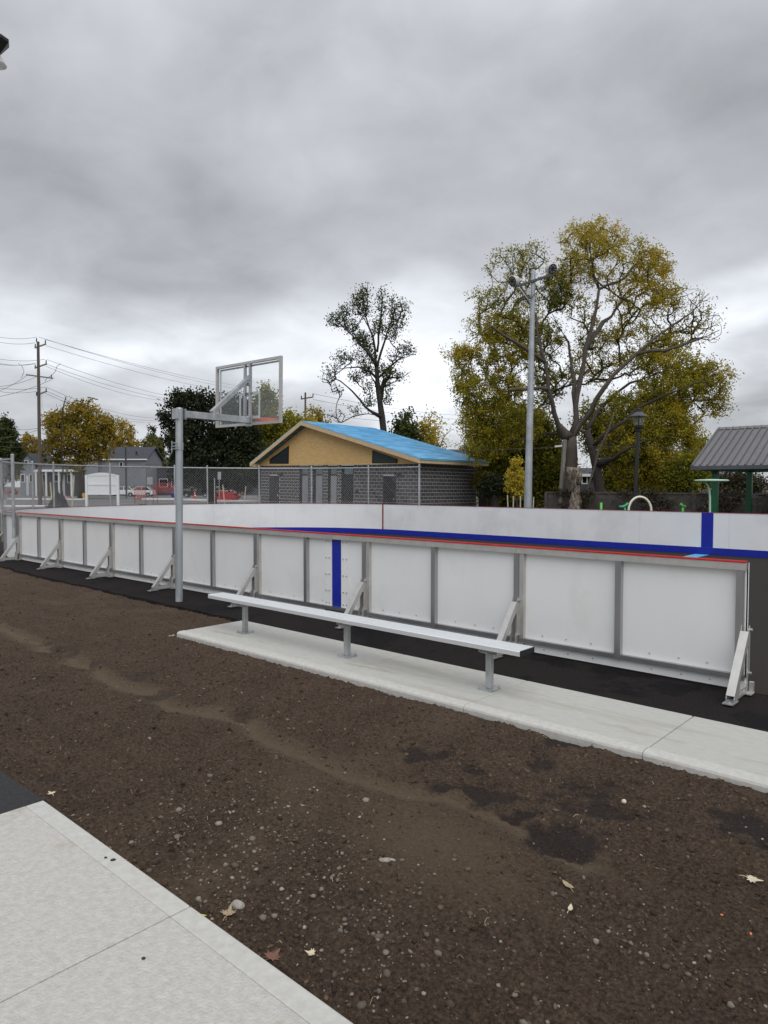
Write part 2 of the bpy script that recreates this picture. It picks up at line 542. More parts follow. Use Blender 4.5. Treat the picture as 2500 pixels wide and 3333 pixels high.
def text_mesh(name, body, size, mat, parent, mtx, ext=.004, sx=1.0):
    cu = bpy.data.curves.new(name, 'FONT')
    cu.body = body
    cu.size = size
    cu.extrude = ext
    cu.align_x = 'CENTER'
    cu.align_y = 'CENTER'
    cu.resolution_u = 2
    t = bpy.data.objects.new(name, cu)
    COL.objects.link(t)
    bpy.context.view_layer.update()
    me = bpy.data.meshes.new_from_object(t.evaluated_get(bpy.context.evaluated_depsgraph_get()))
    bpy.data.objects.remove(t)
    me.materials.clear()
    me.materials.append(MATS[mat])
    o = bpy.data.objects.new(name, me)
    COL.objects.link(o)
    o.parent = parent
    o.matrix_local = mtx @ Matrix.Diagonal((sx, 1, 1, 1))
    return o
def np_mesh(name, verts, faces, mat, parent=None, tone=None, smooth=False):
    verts = np.asarray(verts, np.float32)
    faces = np.asarray(faces, np.int32)
    k = faces.shape[1]
    me = bpy.data.meshes.new(name)
    me.vertices.add(len(verts))
    me.vertices.foreach_set('co', verts.ravel())
    me.loops.add(faces.size)
    me.loops.foreach_set('vertex_index', faces.ravel())
    me.polygons.add(len(faces))
    me.polygons.foreach_set('loop_start', np.arange(0, faces.size, k, dtype=np.int32))
    me.polygons.foreach_set('loop_total', np.full(len(faces), k, np.int32))
    me.update(calc_edges=True)
    if smooth:
        me.polygons.foreach_set('use_smooth', np.ones(len(faces), bool))
    if tone is not None:
        at_ = me.attributes.new('tone', 'FLOAT', 'FACE')
        at_.data.foreach_set('value', np.asarray(tone, np.float32))
    me.materials.append(MATS[mat])
    o = bpy.data.objects.new(name, me)
    COL.objects.link(o)
    o.parent = parent
    return o

def vnoise(x, y, seed=0):
    xi = np.floor(x).astype(np.int64)
    yi = np.floor(y).astype(np.int64)
    fx, fy = x - xi, y - yi
    fx = fx * fx * (3 - 2 * fx)
    fy = fy * fy * (3 - 2 * fy)
    def h(a, b):
        n = (a * 374761393 + b * 668265263 + seed * 2147483647) & 0xffffffff
        n = ((n ^ (n >> 13)) * 1274126177) & 0xffffffff
        return ((n ^ (n >> 16)) & 0xffff) / 65535.0
    return (h(xi, yi) * (1 - fx) + h(xi + 1, yi) * fx) * (1 - fy) + (h(xi, yi + 1) * (1 - fx) + h(xi + 1, yi + 1) * fx) * fy
def fbm(x, y, octv, seed=0, gain=.5):
    t = np.zeros_like(x)
    a, s_, tot = 1.0, 1.0, 0.0
    for i in range(octv):
        t += a * vnoise(x * s_ + 17.3 * i, y * s_ + 9.1 * i, seed + i)
        tot += a
        a *= gain
        s_ *= 2.03
    return t / tot - .5

# ================================================================== the setting
# wide ground
g = MB().box(-500, 300, -60, 700, -.40, -.16).build('ground', 'field')
struct(g)

# ---- asphalt of the rink and the strip in front of its boards (ragged soil edge)
def edge_sheet(name, mat, x0, x1, ytop, z, f, step=.12):
    xs = np.arange(x0, x1 + step, step)
    v, fc = [], []
    for i, x in enumerate(xs):
        v += [(x, f(x), z - .06), (x, f(x) + .02, z), (x, ytop, z)]
    for i in range(len(xs) - 1):
        a = i * 3
        fc += [(a, a + 3, a + 4, a + 1), (a + 1, a + 4, a + 5, a + 2)]
    return MB().add(v, fc).build(name, mat, fix=False)
def strip_edge(x):
    n = mnoise.noise((x * 1.7, 3.1, 0)) * .07 + mnoise.noise((x * 6.0, 7.1, 0)) * .03
    if x < -8.3:
        return 6.05 - .012 * (x + 8.3) + n + .35 * max(0, min(1, (-16 - x) / 6))
    return 5.9
st = edge_sheet('asphalt_strip', 'asphalt', -32, 9, 7.16, -.012, strip_edge)
struct(st)
ri = MB().box(-31, 9, 7.12, 27.0, -.10, -.004).build('rink_asphalt', 'asphalt_rink')
struct(ri)
pl = MB().box(-6.72, -6.36, 7.4, 20.25, -.002, .0035).build('painted_line', 'paint_blue')
struct(pl)

# ---- bare soil
RILL = [(-12.5, 3.75), (-10.26, 3.62), (-8.78, 3.52), (-7.92, 3.58), (-7.0, 3.46), (-6.25, 3.44), (-5.58, 3.35), (-5.28, 3.47), (-4.76, 3.5), (-4.29, 3.41), (-3.95, 3.44), (-3.57, 3.44), (-3.28, 3.4), (-3.09, 3.44), (-2.7, 3.55), (-2.46, 3.57), (-2.18, 3.6), (-2.0, 3.47), (-1.7, 3.40)]
WET = [(-3.26, 4.03, .18, .24), (-3.17, 3.62, .13, .13), (-2.84, 4.06, .08, .08), (-2.58, 4.38, .15, .12), (-2.5, 3.79, .14, .12), (-2.83, 3.67, .12, .06), (-1.96, 4.16, .25, .17), (-1.68, 4.16, .13, .12), (-1.92, 3.64, .16, .17), (-2.23, 3.72, .11, .09), (-8.53, 3.71, .26, .25), (-6.85, 3.64, .21, .23), (-7.63, 3.62, .15, .21), (-5.93, 3.46, .14, .14), (-1.06, 4.42, .11, .26), (-2.54, 5.0, .1, .09), (-4.86, 1.95, .12, .11), (-4.98, 3.66, .08, .09)]
def seg_dist(X, Y, pts):
    best = np.full(X.shape, 1e9)
    for (ax, ay), (bx, by) in zip(pts[:-1], pts[1:]):
        dx, dy = bx - ax, by - ay
        t = np.clip(((X - ax) * dx + (Y - ay) * dy) / (dx * dx + dy * dy), 0, 1)
        best = np.minimum(best, np.hypot(X - ax - t * dx, Y - ay - t * dy))
    return best
def soil_fields(X, Y):
    wob = fbm(X * 2.3, Y * 2.3, 4, 5)
    d = seg_dist(X + .25 * fbm(X * 1.5, Y * 1.5, 3, 31), Y + .25 * wob, RILL)
    silt = np.clip(1 - (d - .02) / .20, 0, 1) * .9
    fan = np.exp(-(((X + 2.35 + .35 * (Y - 3)) / .75) ** 2 + ((Y - 3.05) / .55) ** 2)) * .7
    low = np.clip(fbm(X * .9 + 4, Y * .9, 3, 77) * 3.2 - .1, 0, 1) * .55
    silt = np.clip(np.maximum(np.maximum(silt, fan), low), 0, 1)
    wet = np.zeros_like(X)
    for cx, cy, a, b in WET:
        u = (X - cx) * RT[0] + (Y - cy) * RT[1]
        v = (X - cx) * FW[0] + (Y - cy) * FW[1]
        r = np.sqrt((u / (a * 1.15)) ** 2 + (v / (b * 1.15)) ** 2) + wob * 3.4 + fbm(X * 8, Y * 8, 4, 12, .6) * 2.6
        wet = np.maximum(wet, np.clip((1.15 - r) / .75, 0, 1) * (.55 if cx < -4.5 else 1.0))
    groove = np.exp(-(d / .10) ** 2)
    silt = silt * (1 - .85 * wet)
    return silt, wet, groove
def soil_z(X, Y, fine=True):
    silt, wet, groove = soil_fields(X, Y)
    z = -.055 + .05 * fbm(X * 1.1, Y * 1.1, 3, 3)
    lump = fbm(X * 9, Y * 9, 4, 21, .6)
    z = z + .030 * lump * (1 - .75 * silt) * (1 - .6 * wet)
    if fine:
        cl = np.clip(fbm(X * 30, Y * 30, 3, 41, .6) - .06, 0, 1)
        z = z + .085 * cl * (1 - .8 * silt) * (1 - .7 * wet) + .006 * fbm(X * 60, Y * 60, 2, 51)
    z = z - .035 * groove - .018 * wet
    # banked a little against the slab and the walk
    z = z + .012 * np.clip(1 - (Y - 1.75) / .25, 0, 1)
    z = z - .016 * np.exp(-((Y - 5.02) / .07) ** 2) * (X > -8.35)
    near_k = np.exp(-((Y - 4.98) / .16) ** 2) * (X > -8.4)
    z = np.minimum(z, -.032) * near_k + z * (1 - near_k)
    return np.clip(z, -.145, -.012), silt, wet
xs = [8.0]
while xs[-1] > -34:
    d_ = max(abs(xs[-1] + 1.5) - 1.6, 0)
    xs.append(xs[-1] - (.0155 + .0042 * d_))
xs = np.array(xs)
ys = np.concatenate([np.arange(1.5, 4.6, .0155), np.arange(4.6, 7.0, .024)])
GX, GY = np.meshgrid(xs, ys, indexing='ij')
GZ, GS, GW = soil_z(GX, GY)
nx, ny = GX.shape
idx = np.arange(nx * ny).reshape(nx, ny)
fq = np.stack([idx[:-1, :-1], idx[:-1, 1:], idx[1:, 1:], idx[1:, :-1]], -1).reshape(-1, 4)
def soil_material():
    m = bpy.data.materials.new('soil')
    m.use_nodes = True
    nt = m.node_tree
    L = nt.links.new
    b = nt.nodes['Principled BSDF']
    b.inputs['Specular IOR Level'].default_value = .25
    geo = nt.nodes.new('ShaderNodeNewGeometry')
    def nz(sc_, det, ro=.6):
        n = nt.nodes.new('ShaderNodeTexNoise')
        n.inputs['Scale'].default_value = sc_
        n.inputs['Detail'].default_value = det
        n.inputs['Roughness'].default_value = ro
        L(geo.outputs['Position'], n.inputs['Vector'])
        return n.outputs['Fac']
    def ramp(fac, st_):
        c = nt.nodes.new('ShaderNodeValToRGB')
        while len(c.color_ramp.elements) < len(st_):
            c.color_ramp.elements.new(.5)
        for el, (p, col) in zip(c.color_ramp.elements, st_):
            el.position = p
            el.color = (*col, 1)
        L(fac, c.inputs[0])
        return c.outputs[0]
    def mixc(f, a, bb):
        x = nt.nodes.new('ShaderNodeMix')
        x.data_type = 'RGBA'
        L(f, x.inputs['Factor'])
        L(a, x.inputs['A'])
        L(bb, x.inputs['B'])
        return x.outputs['Result']
    def attr(n):
        a = nt.nodes.new('ShaderNodeAttribute')
        a.attribute_name = n
        return a.outputs['Fac']
    base = ramp(nz(46, 9, .75), [(.40, (.018, .011, .007)), (.48, (.066, .043, .028)), (.555, (.110, .074, .049)), (.66, (.19, .136, .095))])
    big = ramp(nz(2.2, 6), [(.35, (.046, .030, .021)), (.65, (.108, .073, .049))])
    x0 = nt.nodes.new('ShaderNodeMix')
    x0.data_type = 'RGBA'
    x0.inputs['Factor'].default_value = .30
    L(base, x0.inputs['A'])
    L(big, x0.inputs['B'])
    c = x0.outputs['Result']
    silt = ramp(nz(75, 6), [(.3, (.105, .073, .046)), (.7, (.162, .120, .078))])
    def crisp(fac, nsc, lo, hi, amp):
        a1 = nt.nodes.new('ShaderNodeMath')
        a1.operation = 'MULTIPLY_ADD'
        L(nz(nsc, 6, .7), a1.inputs[0])
        a1.inputs[1].default_value = amp
        L(fac, a1.inputs[2])
        m1 = nt.nodes.new('ShaderNodeMapRange')
        m1.inputs['From Min'].default_value = lo + amp / 2
        m1.inputs['From Max'].default_value = hi + amp / 2
        L(a1.outputs[0], m1.inputs['Value'])
        return m1.outputs[0]
    c = mixc(crisp(attr('silt'), 26, .15, .95, .9), c, silt)
    # pale grit
    v = nt.nodes.new('ShaderNodeTexVoronoi')
    v.inputs['Scale'].default_value = 95
    L(geo.outputs['Position'], v.inputs['Vector'])
    mr = nt.nodes.new('ShaderNodeMapRange')
    mr.inputs['From Min'].default_value = .12
    mr.inputs['From Max'].default_value = .07
    L(v.outputs['Distance'], mr.inputs['Value'])
    hs = nt.nodes.new('ShaderNodeSeparateColor')
    L(v.outputs['Color'], hs.inputs[0])
    gt = nt.nodes.new('ShaderNodeMath')
    gt.operation = 'GREATER_THAN'
    gt.inputs[1].default_value = .80
    L(hs.outputs[0], gt.inputs[0])
    mu = nt.nodes.new('ShaderNodeMath')
    mu.operation = 'MULTIPLY'
    L(mr.outputs[0], mu.inputs[0])
    L(gt.outputs[0], mu.inputs[1])
    grit = nt.nodes.new('ShaderNodeRGB')
    grit.outputs[0].default_value = (.22, .19, .16, 1)
    c = mixc(mu.outputs[0], c, grit.outputs[0])
    wetc = ramp(nz(55, 5), [(.35, (.016, .011, .010)), (.7, (.036, .026, .022))])
    wm = nt.nodes.new('ShaderNodeMath')
    wm.operation = 'MULTIPLY'
    wm.inputs[1].default_value = .92
    L(crisp(attr('wet'), 38, .10, 1.0, 1.5), wm.inputs[0])
    c = mixc(wm.outputs[0], c, wetc)
    L(c, b.inputs['Base Color'])
    rr = nt.nodes.new('ShaderNodeMapRange')
    rr.inputs['To Min'].default_value = .95
    rr.inputs['To Max'].default_value = .85
    L(attr('wet'), rr.inputs['Value'])
    L(rr.outputs[0], b.inputs['Roughness'])
    bp = nt.nodes.new('ShaderNodeBump')
    bp.inputs['Strength'].default_value = 1.0
    bp.inputs['Distance'].default_value = .022
    L(nz(95, 7, .75), bp.inputs['Height'])
    L(bp.outputs[0], b.inputs['Normal'])
    MATS['soil'] = m
soil_material()
soil = np_mesh('bare_soil', np.stack([GX, GY, GZ], -1).reshape(-1, 3), fq, 'soil', smooth=True)
for nm, arr in (('silt', GS), ('wet', GW)):
    a_ = soil.data.attributes.new(nm, 'FLOAT', 'POINT')
    a_.data.foreach_set('value', arr.astype(np.float32).ravel())
struct(soil)

def soil_at(x, y):
    z, s_, w_ = soil_z(np.array([x], float), np.array([y], float))
    return float(z[0])

# ---- foreground walk: concrete slabs with tooled joints and a smooth border, black asphalt beyond
walk = struct(empty('concrete_walk'))
def slab(parent, x0, x1, y0, y1, zt, th, mat, name='slab', bevel=.006):
    return MB().box(x0, x1, y0, y1, zt - th, zt).build(name, mat, parent, bevel=bevel)
for xa, xb in ((-4.40, -2.787), (-2.780, -1.165), (-1.158, .45), (.457, 2.06), (2.067, 3.67), (3.677, 5.28)):
    slab(walk, xa, xb, -1.2, 1.6425, 0.0, .14, 'concrete', bevel=.003)
    slab(walk, xa, xb, 1.6432, 1.75, .001, .14, 'concrete_edge', 'border', .007)
ab = MB()
N_ = 60
vv, ff = [], []
for i in range(N_ + 1):
    x = -4.405 - i * .35
    yy = 1.80 + mnoise.noise((x * 2.1, 1.1, 0)) * .035 + mnoise.noise((x * 8, 2.2, 0)) * .012
    vv += [(x, -1.3, -.004), (x, yy - .05, -.004), (x, yy, -.06)]
for i in range(N_):
    a = i * 3
    ff += [(a, a + 1, a + 4, a + 3), (a + 1, a + 2, a + 5, a + 4)]
struct(ab.add(vv, ff).build('asphalt_path', 'asphalt_black'))

# ---- bench pad: slabs with a rolled kerb edge
pad = struct(empty('concrete_pad'))
joints = [-8.19, -6.757, -5.17, -3.585, -2.0, -.42, 1.17, 2.76, 4.35, 5.94]
kp = [(4.985, -.16), (4.985, -.028), (4.993, -.012), (5.008, -.003), (5.03, .0015), (5.10, .0022), (5.108, -.001), (5.108, -.16)]
for xa, xb in zip(joints[:-1], joints[1:]):
    slab(pad, xa + .004, xb - .004, 5.111, 6.05, 0.0, .16, 'concrete_broom', bevel=.008)
    MB().prism(kp, 'x', xa + .003, xb - .003).build('kerb_edge', 'concrete_edge', pad)

# ================================================================== near side boards
BX0, BY, BP = -1.885, 7.10, 2.44
near = tag(empty('rink_boards', (BX0, BY, 0)), 'white rink boards with aluminium posts and braces, running behind the bench', 'rink boards')
def rel(x, y, z):
    return (x - BX0, y - BY, z)
NB = 7
stripe_x = (-7.455, -7.265)
# shared meshes for repeated parts
def mesh_of(mb, name, mat, bevel=0):
    o = mb.build(name, mat)
    me = o.data
    bpy.data.objects.remove(o)
    return me
ht = 1.205
post_me = mesh_of(MB().box(-.032, .032, -.062, -.001, .105, 1.135), 'post', 'aluminium')
flat_me = mesh_of(MB().box(.034, .094, -.05, -.001, .02, 1.135), 'joint_post', 'aluminium_dull')
for i in range(NB):
    xa, xb = -BP * (i + 1), -BP * i
    bx = xb - (0 if i else -.012)
    # panel: in section 2 the blue gate strip interrupts it
    if i == 2:
        sa, sb = stripe_x[0] - BX0, stripe_x[1] - BX0
        MB().box(xa + .002, sa - .002, 0, .013, .125, ht).build('panel', 'board_back', near)
        MB().box(sb + .002, xb - .002, 0, .013, .125, ht).build('panel', 'board_back', near)
        bs = MB().box(sa, sb, -.004, .012, .09, 1.17).build('blue_strip', 'board_blue', near)
        for s0, s1 in ((sa - .16, sa - .003), (sb + .003, sb + .16)):
            MB().box(s0, s1, -.009, -.001, .10, 1.15).build('batten', 'board_back', near)
            bo = MB()
            for z in (.14, .20, .38, .62, .86, 1.10):
                for q in (.3, .72):
                    x = s0 + (s1 - s0) * q
                    bo.tube([(x, -.022, z), (x, -.008, z)], .011, 6)
            stuff(bo.build('bolts', 'aluminium_dull', near))
    else:
        MB().box(xa + .002, bx - .002, 0, .013, .125, ht).build('panel', 'board_back', near)
    if i != 2:
        MB().box(xa + .003, xb - .003, -.012, .001, .012, .108).build('kick_plate', 'board_back', near)
    else:
        MB().box(xa + .003, sa - .17, -.012, .001, .012, .108).build('kick_plate', 'board_back', near)
        MB().box(sb + .17, xb - .003, -.012, .001, .012, .108).build('kick_plate', 'board_back', near)
    MB().box(xa + .0015, xb - .0015, -.055, -.001, .110, .158).build('bottom_rail', 'aluminium', near)
    MB().box(xa + .0015, xb - .0015, -.066, -.001, 1.137, ht).build('top_rail', 'aluminium_dull', near)
    MB().prism([(-.073, ht + .001), (-.073, ht + .009), (-.066, ht + .016), (.014, ht + .016), (.018, ht + .009), (.018, ht + .001)], 'x', xa + .001, xb - .001).build('cap', 'cap_red', near, smooth=False)
    share('post', post_me, near, (xb - BP / 2, 0, 0))
    bo = MB()
    for q in (.14, .25, .37, .63, .75, .87):
        x = xb - BP * q
        if i == 2 and -.3 < x - (sa + sb) / 2 < .3:
            continue
        bo.tube([(x, -.009, .215), (x, .0, .215)], .008, 6)
        bo.tube([(x + .03, -.021, .062), (x + .03, -.011, .062)], .008, 6)
    stuff(bo.build('bolts', 'aluminium_dull', near))
# braces at every section joint
def brace(x, first):
    b = empty('brace', (x, 0, 0))
    b.parent = near
    prof_out = [(-.50, .022), (-.50, .045), (-.092, .575), (-.075, .625), (-.058, .633), (-.046, .62), (-.046, .20), (-.095, .165), (-.095, .062), (-.12, .022)]
    hole = [(-.40, .085), (-.395, .095), (-.128, .440), (-.110, .452), (-.098, .44), (-.098, .235), (-.128, .20), (-.128, .13), (-.16, .085)]
    for sx in (-.036, .031):
        me = bpy.data.meshes.new('side_plate')
        bm = bmesh.new()
        for t in (0, .005):
            o_ = [bm.verts.new((sx + t, u, v)) for u, v in prof_out]
            h_ = [bm.verts.new((sx + t, u, v)) for u, v in hole]
            eds = [bm.edges.new((o_[k], o_[(k + 1) % len(o_)])) for k in range(len(o_))] + [bm.edges.new((h_[k], h_[(k + 1) % len(h_)])) for k in range(len(h_))]
            bmesh.ops.triangle_fill(bm, edges=eds, use_beauty=True)
            if t == 0:
                A, B = o_, h_
            else:
                for P, Q in ((A, o_), (B, h_)):
                    for k in range(len(P)):
                        bm.faces.new((P[k], P[(k + 1) % len(P)], Q[(k + 1) % len(P)], Q[k]))
        bmesh.ops.recalc_face_normals(bm, faces=bm.faces)
        bm.to_mesh(me)
        bm.free()
        me.materials.append(MATS['aluminium_dull'])
        share('side_plate', me, b)
    MB().hexa([(-.036, -.488, .064), (.036, -.488, .064), (.036, -.094, .577), (-.036, -.094, .577)],
              [(-.036, -.494, .069), (.036, -.494, .069), (.036, -.100, .582), (-.036, -.100, .582)]).build('channel_face', 'aluminium_dull', b)
    MB().box(-.045, .045, -.57, -.40, .004, .014).lathe([(.034, .014), (.034, .018), (.016, .018), (.016, .032)], 10, (0, -.53, 0)).build('foot_plate', 'galvanised', b)
    MB().box(-.06, .075, -.13, -.02, .004, .014).box(.034, .07, -.055, -.012, .014, .108).build('post_foot', 'aluminium_dull', b)
    stuff(MB().tube([(.022, -.06, .595), (.058, -.06, .595)], .013, 8).tube([(.022, -.065, .195), (.058, -.065, .195)], .012, 8).build('bolts', 'galvanised', b))
    m = Matrix.Translation((.0375, -.275, .053)) @ Matrix.Rotation(R(90), 4, 'Z') @ Matrix.Rotation(R(90), 4, 'X')
    text_mesh('lettering', '\u2022 ATEZUR', .042, 'aluminium_bench', b, m, .0005)
    return b
b0 = None
for i in range(NB + 1):
    x = -BP * i - (.05 if i == 0 else 0)
    share('post', post_me, near, (x, 0, 0))
    if i:
        share('joint_post', flat_me, near, (x, 0, 0))
    if b0 is None:
        b0 = brace(x + .06, True)
    else:
        c = b0.copy()
        COL.objects.link(c)
        c.location.x = x
        for ch in list(b0.children):
            k = ch.copy()
            COL.objects.link(k)
            k.parent = c
MB().box(-.006, .006, .0, .0135, .012, ht).build('end_edge', 'board_white', near)

# ================================================================== curved end and far side boards
def outline():
    pts = [(-18.97 - t, 7.10) for t in (0, .06)]
    c, r = (-19.1, 12.3), 5.2
    for k in range(1, 37):
        a = math.radians(270 - 90 * k / 36)
        pts.append((c[0] + r * math.cos(a), c[1] + r * math.sin(a)))
    c, r = (-17.3, 13.3), 7.0
    for k in range(0, 49):
        a = math.radians(180 - 90 * k / 48)
        pts.append((c[0] + r * math.cos(a), c[1] + r * math.sin(a)))
    x = -17.3
    while x < 4.0:
        x += .61
        pts.append((x, 20.3))
    return np.array(pts)
OUT = outline()
SEG = np.hypot(*(OUT[1:] - OUT[:-1]).T)
CUM = np.concatenate([[0], np.cumsum(SEG)])
def on_out(s):
    s = max(0, min(CUM[-1] - 1e-4, s))
    i = int(np.searchsorted(CUM, s, 'right') - 1)
    t = (s - CUM[i]) / SEG[i]
    p = OUT[i] * (1 - t) + OUT[i + 1] * t
    d = (OUT[i + 1] - OUT[i]) / SEG[i]
    return p, d, np.array([-d[1], d[0]])   # outward normal (left of travel is outside)
def s_at_px(px, lo, hi):                   # where the outline crosses a sight line
    best = None
    for s in np.arange(lo, hi, .02):
        p = on_out(s)[0]
        x = 1250 + 2300 * (p @ RT[:2]) / (p @ FW[:2])
        if best is None or abs(x - px) < best[0]:
            best = (abs(x - px), s)
    return best[1]
def ribbon(s0, s1, off0, off1, z0, z1, step=.3):
    n = max(2, int((s1 - s0) / step) + 1)
    mb = MB()
    rings = []
    for i in range(n + 1):
        p, d, nn = on_out(s0 + (s1 - s0) * i / n)
        a = p + nn * off0
        b = p + nn * off1
        rings.append([(a[0], a[1], z0), (b[0], b[1], z0), (b[0], b[1], z1), (a[0], a[1], z1)])
    v = [q for r_ in rings for q in r_]
    f = [(0, 1, 2, 3), (n * 4 + 3, n * 4 + 2, n * 4 + 1, n * 4)]
    for i in range(n):
        for k in range(4):
            k2 = (k + 1) % 4
            f.append((i * 4 + k, (i + 1) * 4 + k, (i + 1) * 4 + k2, i * 4 + k2))
    return mb.add(v, f)
# outward normal must point away from the rink centre
_p, _d, _n = on_out(10)
SGN = 1 if np.dot(_n, _p - np.array([-15, 13.5])) > 0 else -1
def on_out2(s):
    p, d, n = on_out(s)
    return p, d, n * SGN
_oo = on_out
def on_out(s):
    p, d, n = _oo(s)
    return p, d, n * SGN
far = tag(empty('rink_boards', (-19, 13.5, 0)), 'white rink boards with blue kick strip, curving round the far end and side', 'rink boards')
def fb(mb, name, mat, **k):
    o = mb.build(name, mat, far, **k)
    o.location = (19, -13.5, 0)
    return o
FH = 1.15
STOT = CUM[-1]
s_blue = s_at_px(2304, CUM[-1] - 22, CUM[-1])
s_red = s_at_px(1247, 16, 26)
s = .0
pos = []
while s < STOT:
    e_ = min(s + 2.44, STOT)
    pos.append((s, e_))
    s = e_
def hgt(s):                               # the corner steps up to the near boards' height
    return FH + (.055 * max(0, 1 - s / 5.0))
for a, b in pos:
    h1 = hgt((a + b) / 2)
    fb(ribbon(a + .002, b - .002, 0, .014, .195, h1), 'panel', 'board_white')
    fb(ribbon(a + .002, b - .002, -.006, .010, .004, .193), 'kick_strip', 'board_blue')
    fb(ribbon(a + .002, b - .002, .0115, .019, .004, .193), 'kick_plate', 'board_back')
    fb(ribbon(a, b, -.010, .075, h1 + .001, h1 + .010), 'cap', 'cap_dark')
    fb(ribbon(a + .001, b - .001, .016, .075, h1 - .066, h1), 'top_rail', 'aluminium_dull')
    p, d, nn = on_out(a)
    q = p + nn * .045
    if a < 9:
        for ds in (0.05, 1.22):
            p, d, nn = on_out(a + ds)
            fb(MB().bar((*(p + nn * .045), .02), (*(p + nn * .045), h1 - .07), .06, .06, (d[0], d[1], 0)), 'post', 'aluminium')
        p, d, nn = on_out(a + .05)
        if a > .5:
            fb(MB().bar((*(p + nn * .52), .04), (*(p + nn * .09), .58), .07, .04), 'brace', 'aluminium_dull')
fb(ribbon(s_blue - .155, s_blue + .155, -.009, -.001, .196, FH), 'blue_stripe', 'board_blue')
fb(ribbon(s_red - .03, s_red + .03, -.009, -.001, .196, FH), 'red_stripe', 'stripe_red')

# ================================================================== chain-link fence on the end boards
fence = tag(empty('chain_link_fence', (-23, 13.5, 0)), 'galvanised chain-link fence standing along the curved end of the rink boards', 'fence')
def fc(mb, name, mat, **k):
    o = mb.build(name, mat, fence, **k)
    o.location = (23, -13.5, 0)
    return o
FOFF = .11
ZR = 2.57
s_end = s_at_px(1359, 18, 30)
def fpt(s, z, off=FOFF):
    p, d, nn = on_out(s)
    return (p[0] + nn[0] * off, p[1] + nn[1] * off, z)
ps = [.12]
for px, lo, hi in ((160, 6, 12), (365, 8, 16), (572, 10, 18), (671, 12, 20), (838, 14, 22), (1012, 16, 24), (1195, 17, 26)):
    ps.append(s_at_px(px, lo, hi))
ps.append(s_end)
ps.append(2.6)
ps.append(5.0)
for k, s in enumerate(ps):
    rp = .042 if k in (0, 8) else .030
    top = ZR + (.10 if k == 0 else .07)
    fc(MB().tube([fpt(s, .55 if k == 0 else .3), fpt(s, top)], rp, 10).lathe([(rp + .004, 0), (rp + .004, .012), (.01, .035)], 10, fpt(s, top)), 'post', 'galvanised')
n = 90
fc(MB().tube([fpt(.12 + (s_end - .12) * i / n, ZR) for i in range(n + 1)], .021, 8), 'top_rail', 'galvanised', smooth=True)
fc(MB().tube([fpt(.12 + (s_end - .12) * i / n, 1.22) for i in range(n + 1)], .004, 5), 'tension_wire', 'wire_zinc')
def chain(s0, s1, z0, z1, d=.098, r=.0024):
    mb = MB()
    h = z1 - z0
    cnt = int((s1 - s0 + h) / d)
    for fam in (1, -1):
        for i in range(cnt + 1):
            sb = s0 - (h if fam > 0 else 0) + i * d
            path = []
            m = 7
            for k in range(m + 1):
                zz = h * k / m
                ss = sb + zz * fam
                path.append((ss, z0 + zz))
            # clip to the run
            segs = []
            for (sa, za), (sb_, zb) in zip(path[:-1], path[1:]):
                if min(sa, sb_) >= s0 and max(sa, sb_) <= s1:
                    if not segs:
                        segs.append(fpt(sa, za, FOFF + .022 + .003 * fam))
                    segs.append(fpt(sb_, zb, FOFF + .022 + .003 * fam))
            if len(segs) > 1:
                mb.tube(segs, r, 3, cap=False)
    return mb
stuff(fc(chain(.15, s_end - .02, 1.16, ZR + .045), 'chain_mesh', 'wire_zinc', fix=False))

# ================================================================== bench
bn = tag(empty('bench', (-5.72, 5.55, 0)), 'long backless aluminium bench with ribbed seat on three legs', 'bench')
X0, X1 = -2.40, 2.43
prof = [(-.125, .398), (-.125, .438), (-.119, .445)]
for k in range(5):
    u = -.113 + k * .0475
    prof += [(u, .441), (u + .003, .4505), (u + .031, .4505), (u + .034, .441)]
prof += [(.119, .445), (.125, .438), (.125, .398), (.120, .398), (.120, .436), (-.120, .436), (-.120, .398)]
MB().prism(prof, 'x', X0, X1).build('seat', 'aluminium_bench', bn)
for x in (X0 + .0, X1):
    sgn = -1 if x < 0 else 1
    MB().box(min(x, x + sgn * .004), max(x, x + sgn * .004), -.124, .124, .396, .446).build('cap_or_dark_end', 'aluminium_bench' if x < 0 else 'black_metal', bn)  # right end: black plate paints the dark hollow of the open seat
for x in (-1.75, .13, 2.03):
    lg = MB().box(x - .029, x + .029, -.029, .029, .012, .392).build('leg', 'galvanised', bn, bevel=.006)
    MB().box(x - .08, x + .08, -.08, .08, .0, .0115).build('base_plate', 'galvanised', lg)
    bl = MB()
    for sx in (-.066, .066):
        for sy in (-.066, .066):
            bl.lathe([(.013, .0115), (.013, .022), (.007, .022), (.007, .034)], 6, (x + sx, sy, 0))
    stuff(bl.build('anchor_bolts', 'galvanised', lg))
    MB().prism([(-.118, .396), (.118, .396), (.118, .372), (.045, .345), (-.045, .345), (-.118, .372)], 'x', x - .05, x + .05).build('bracket', 'aluminium', lg)

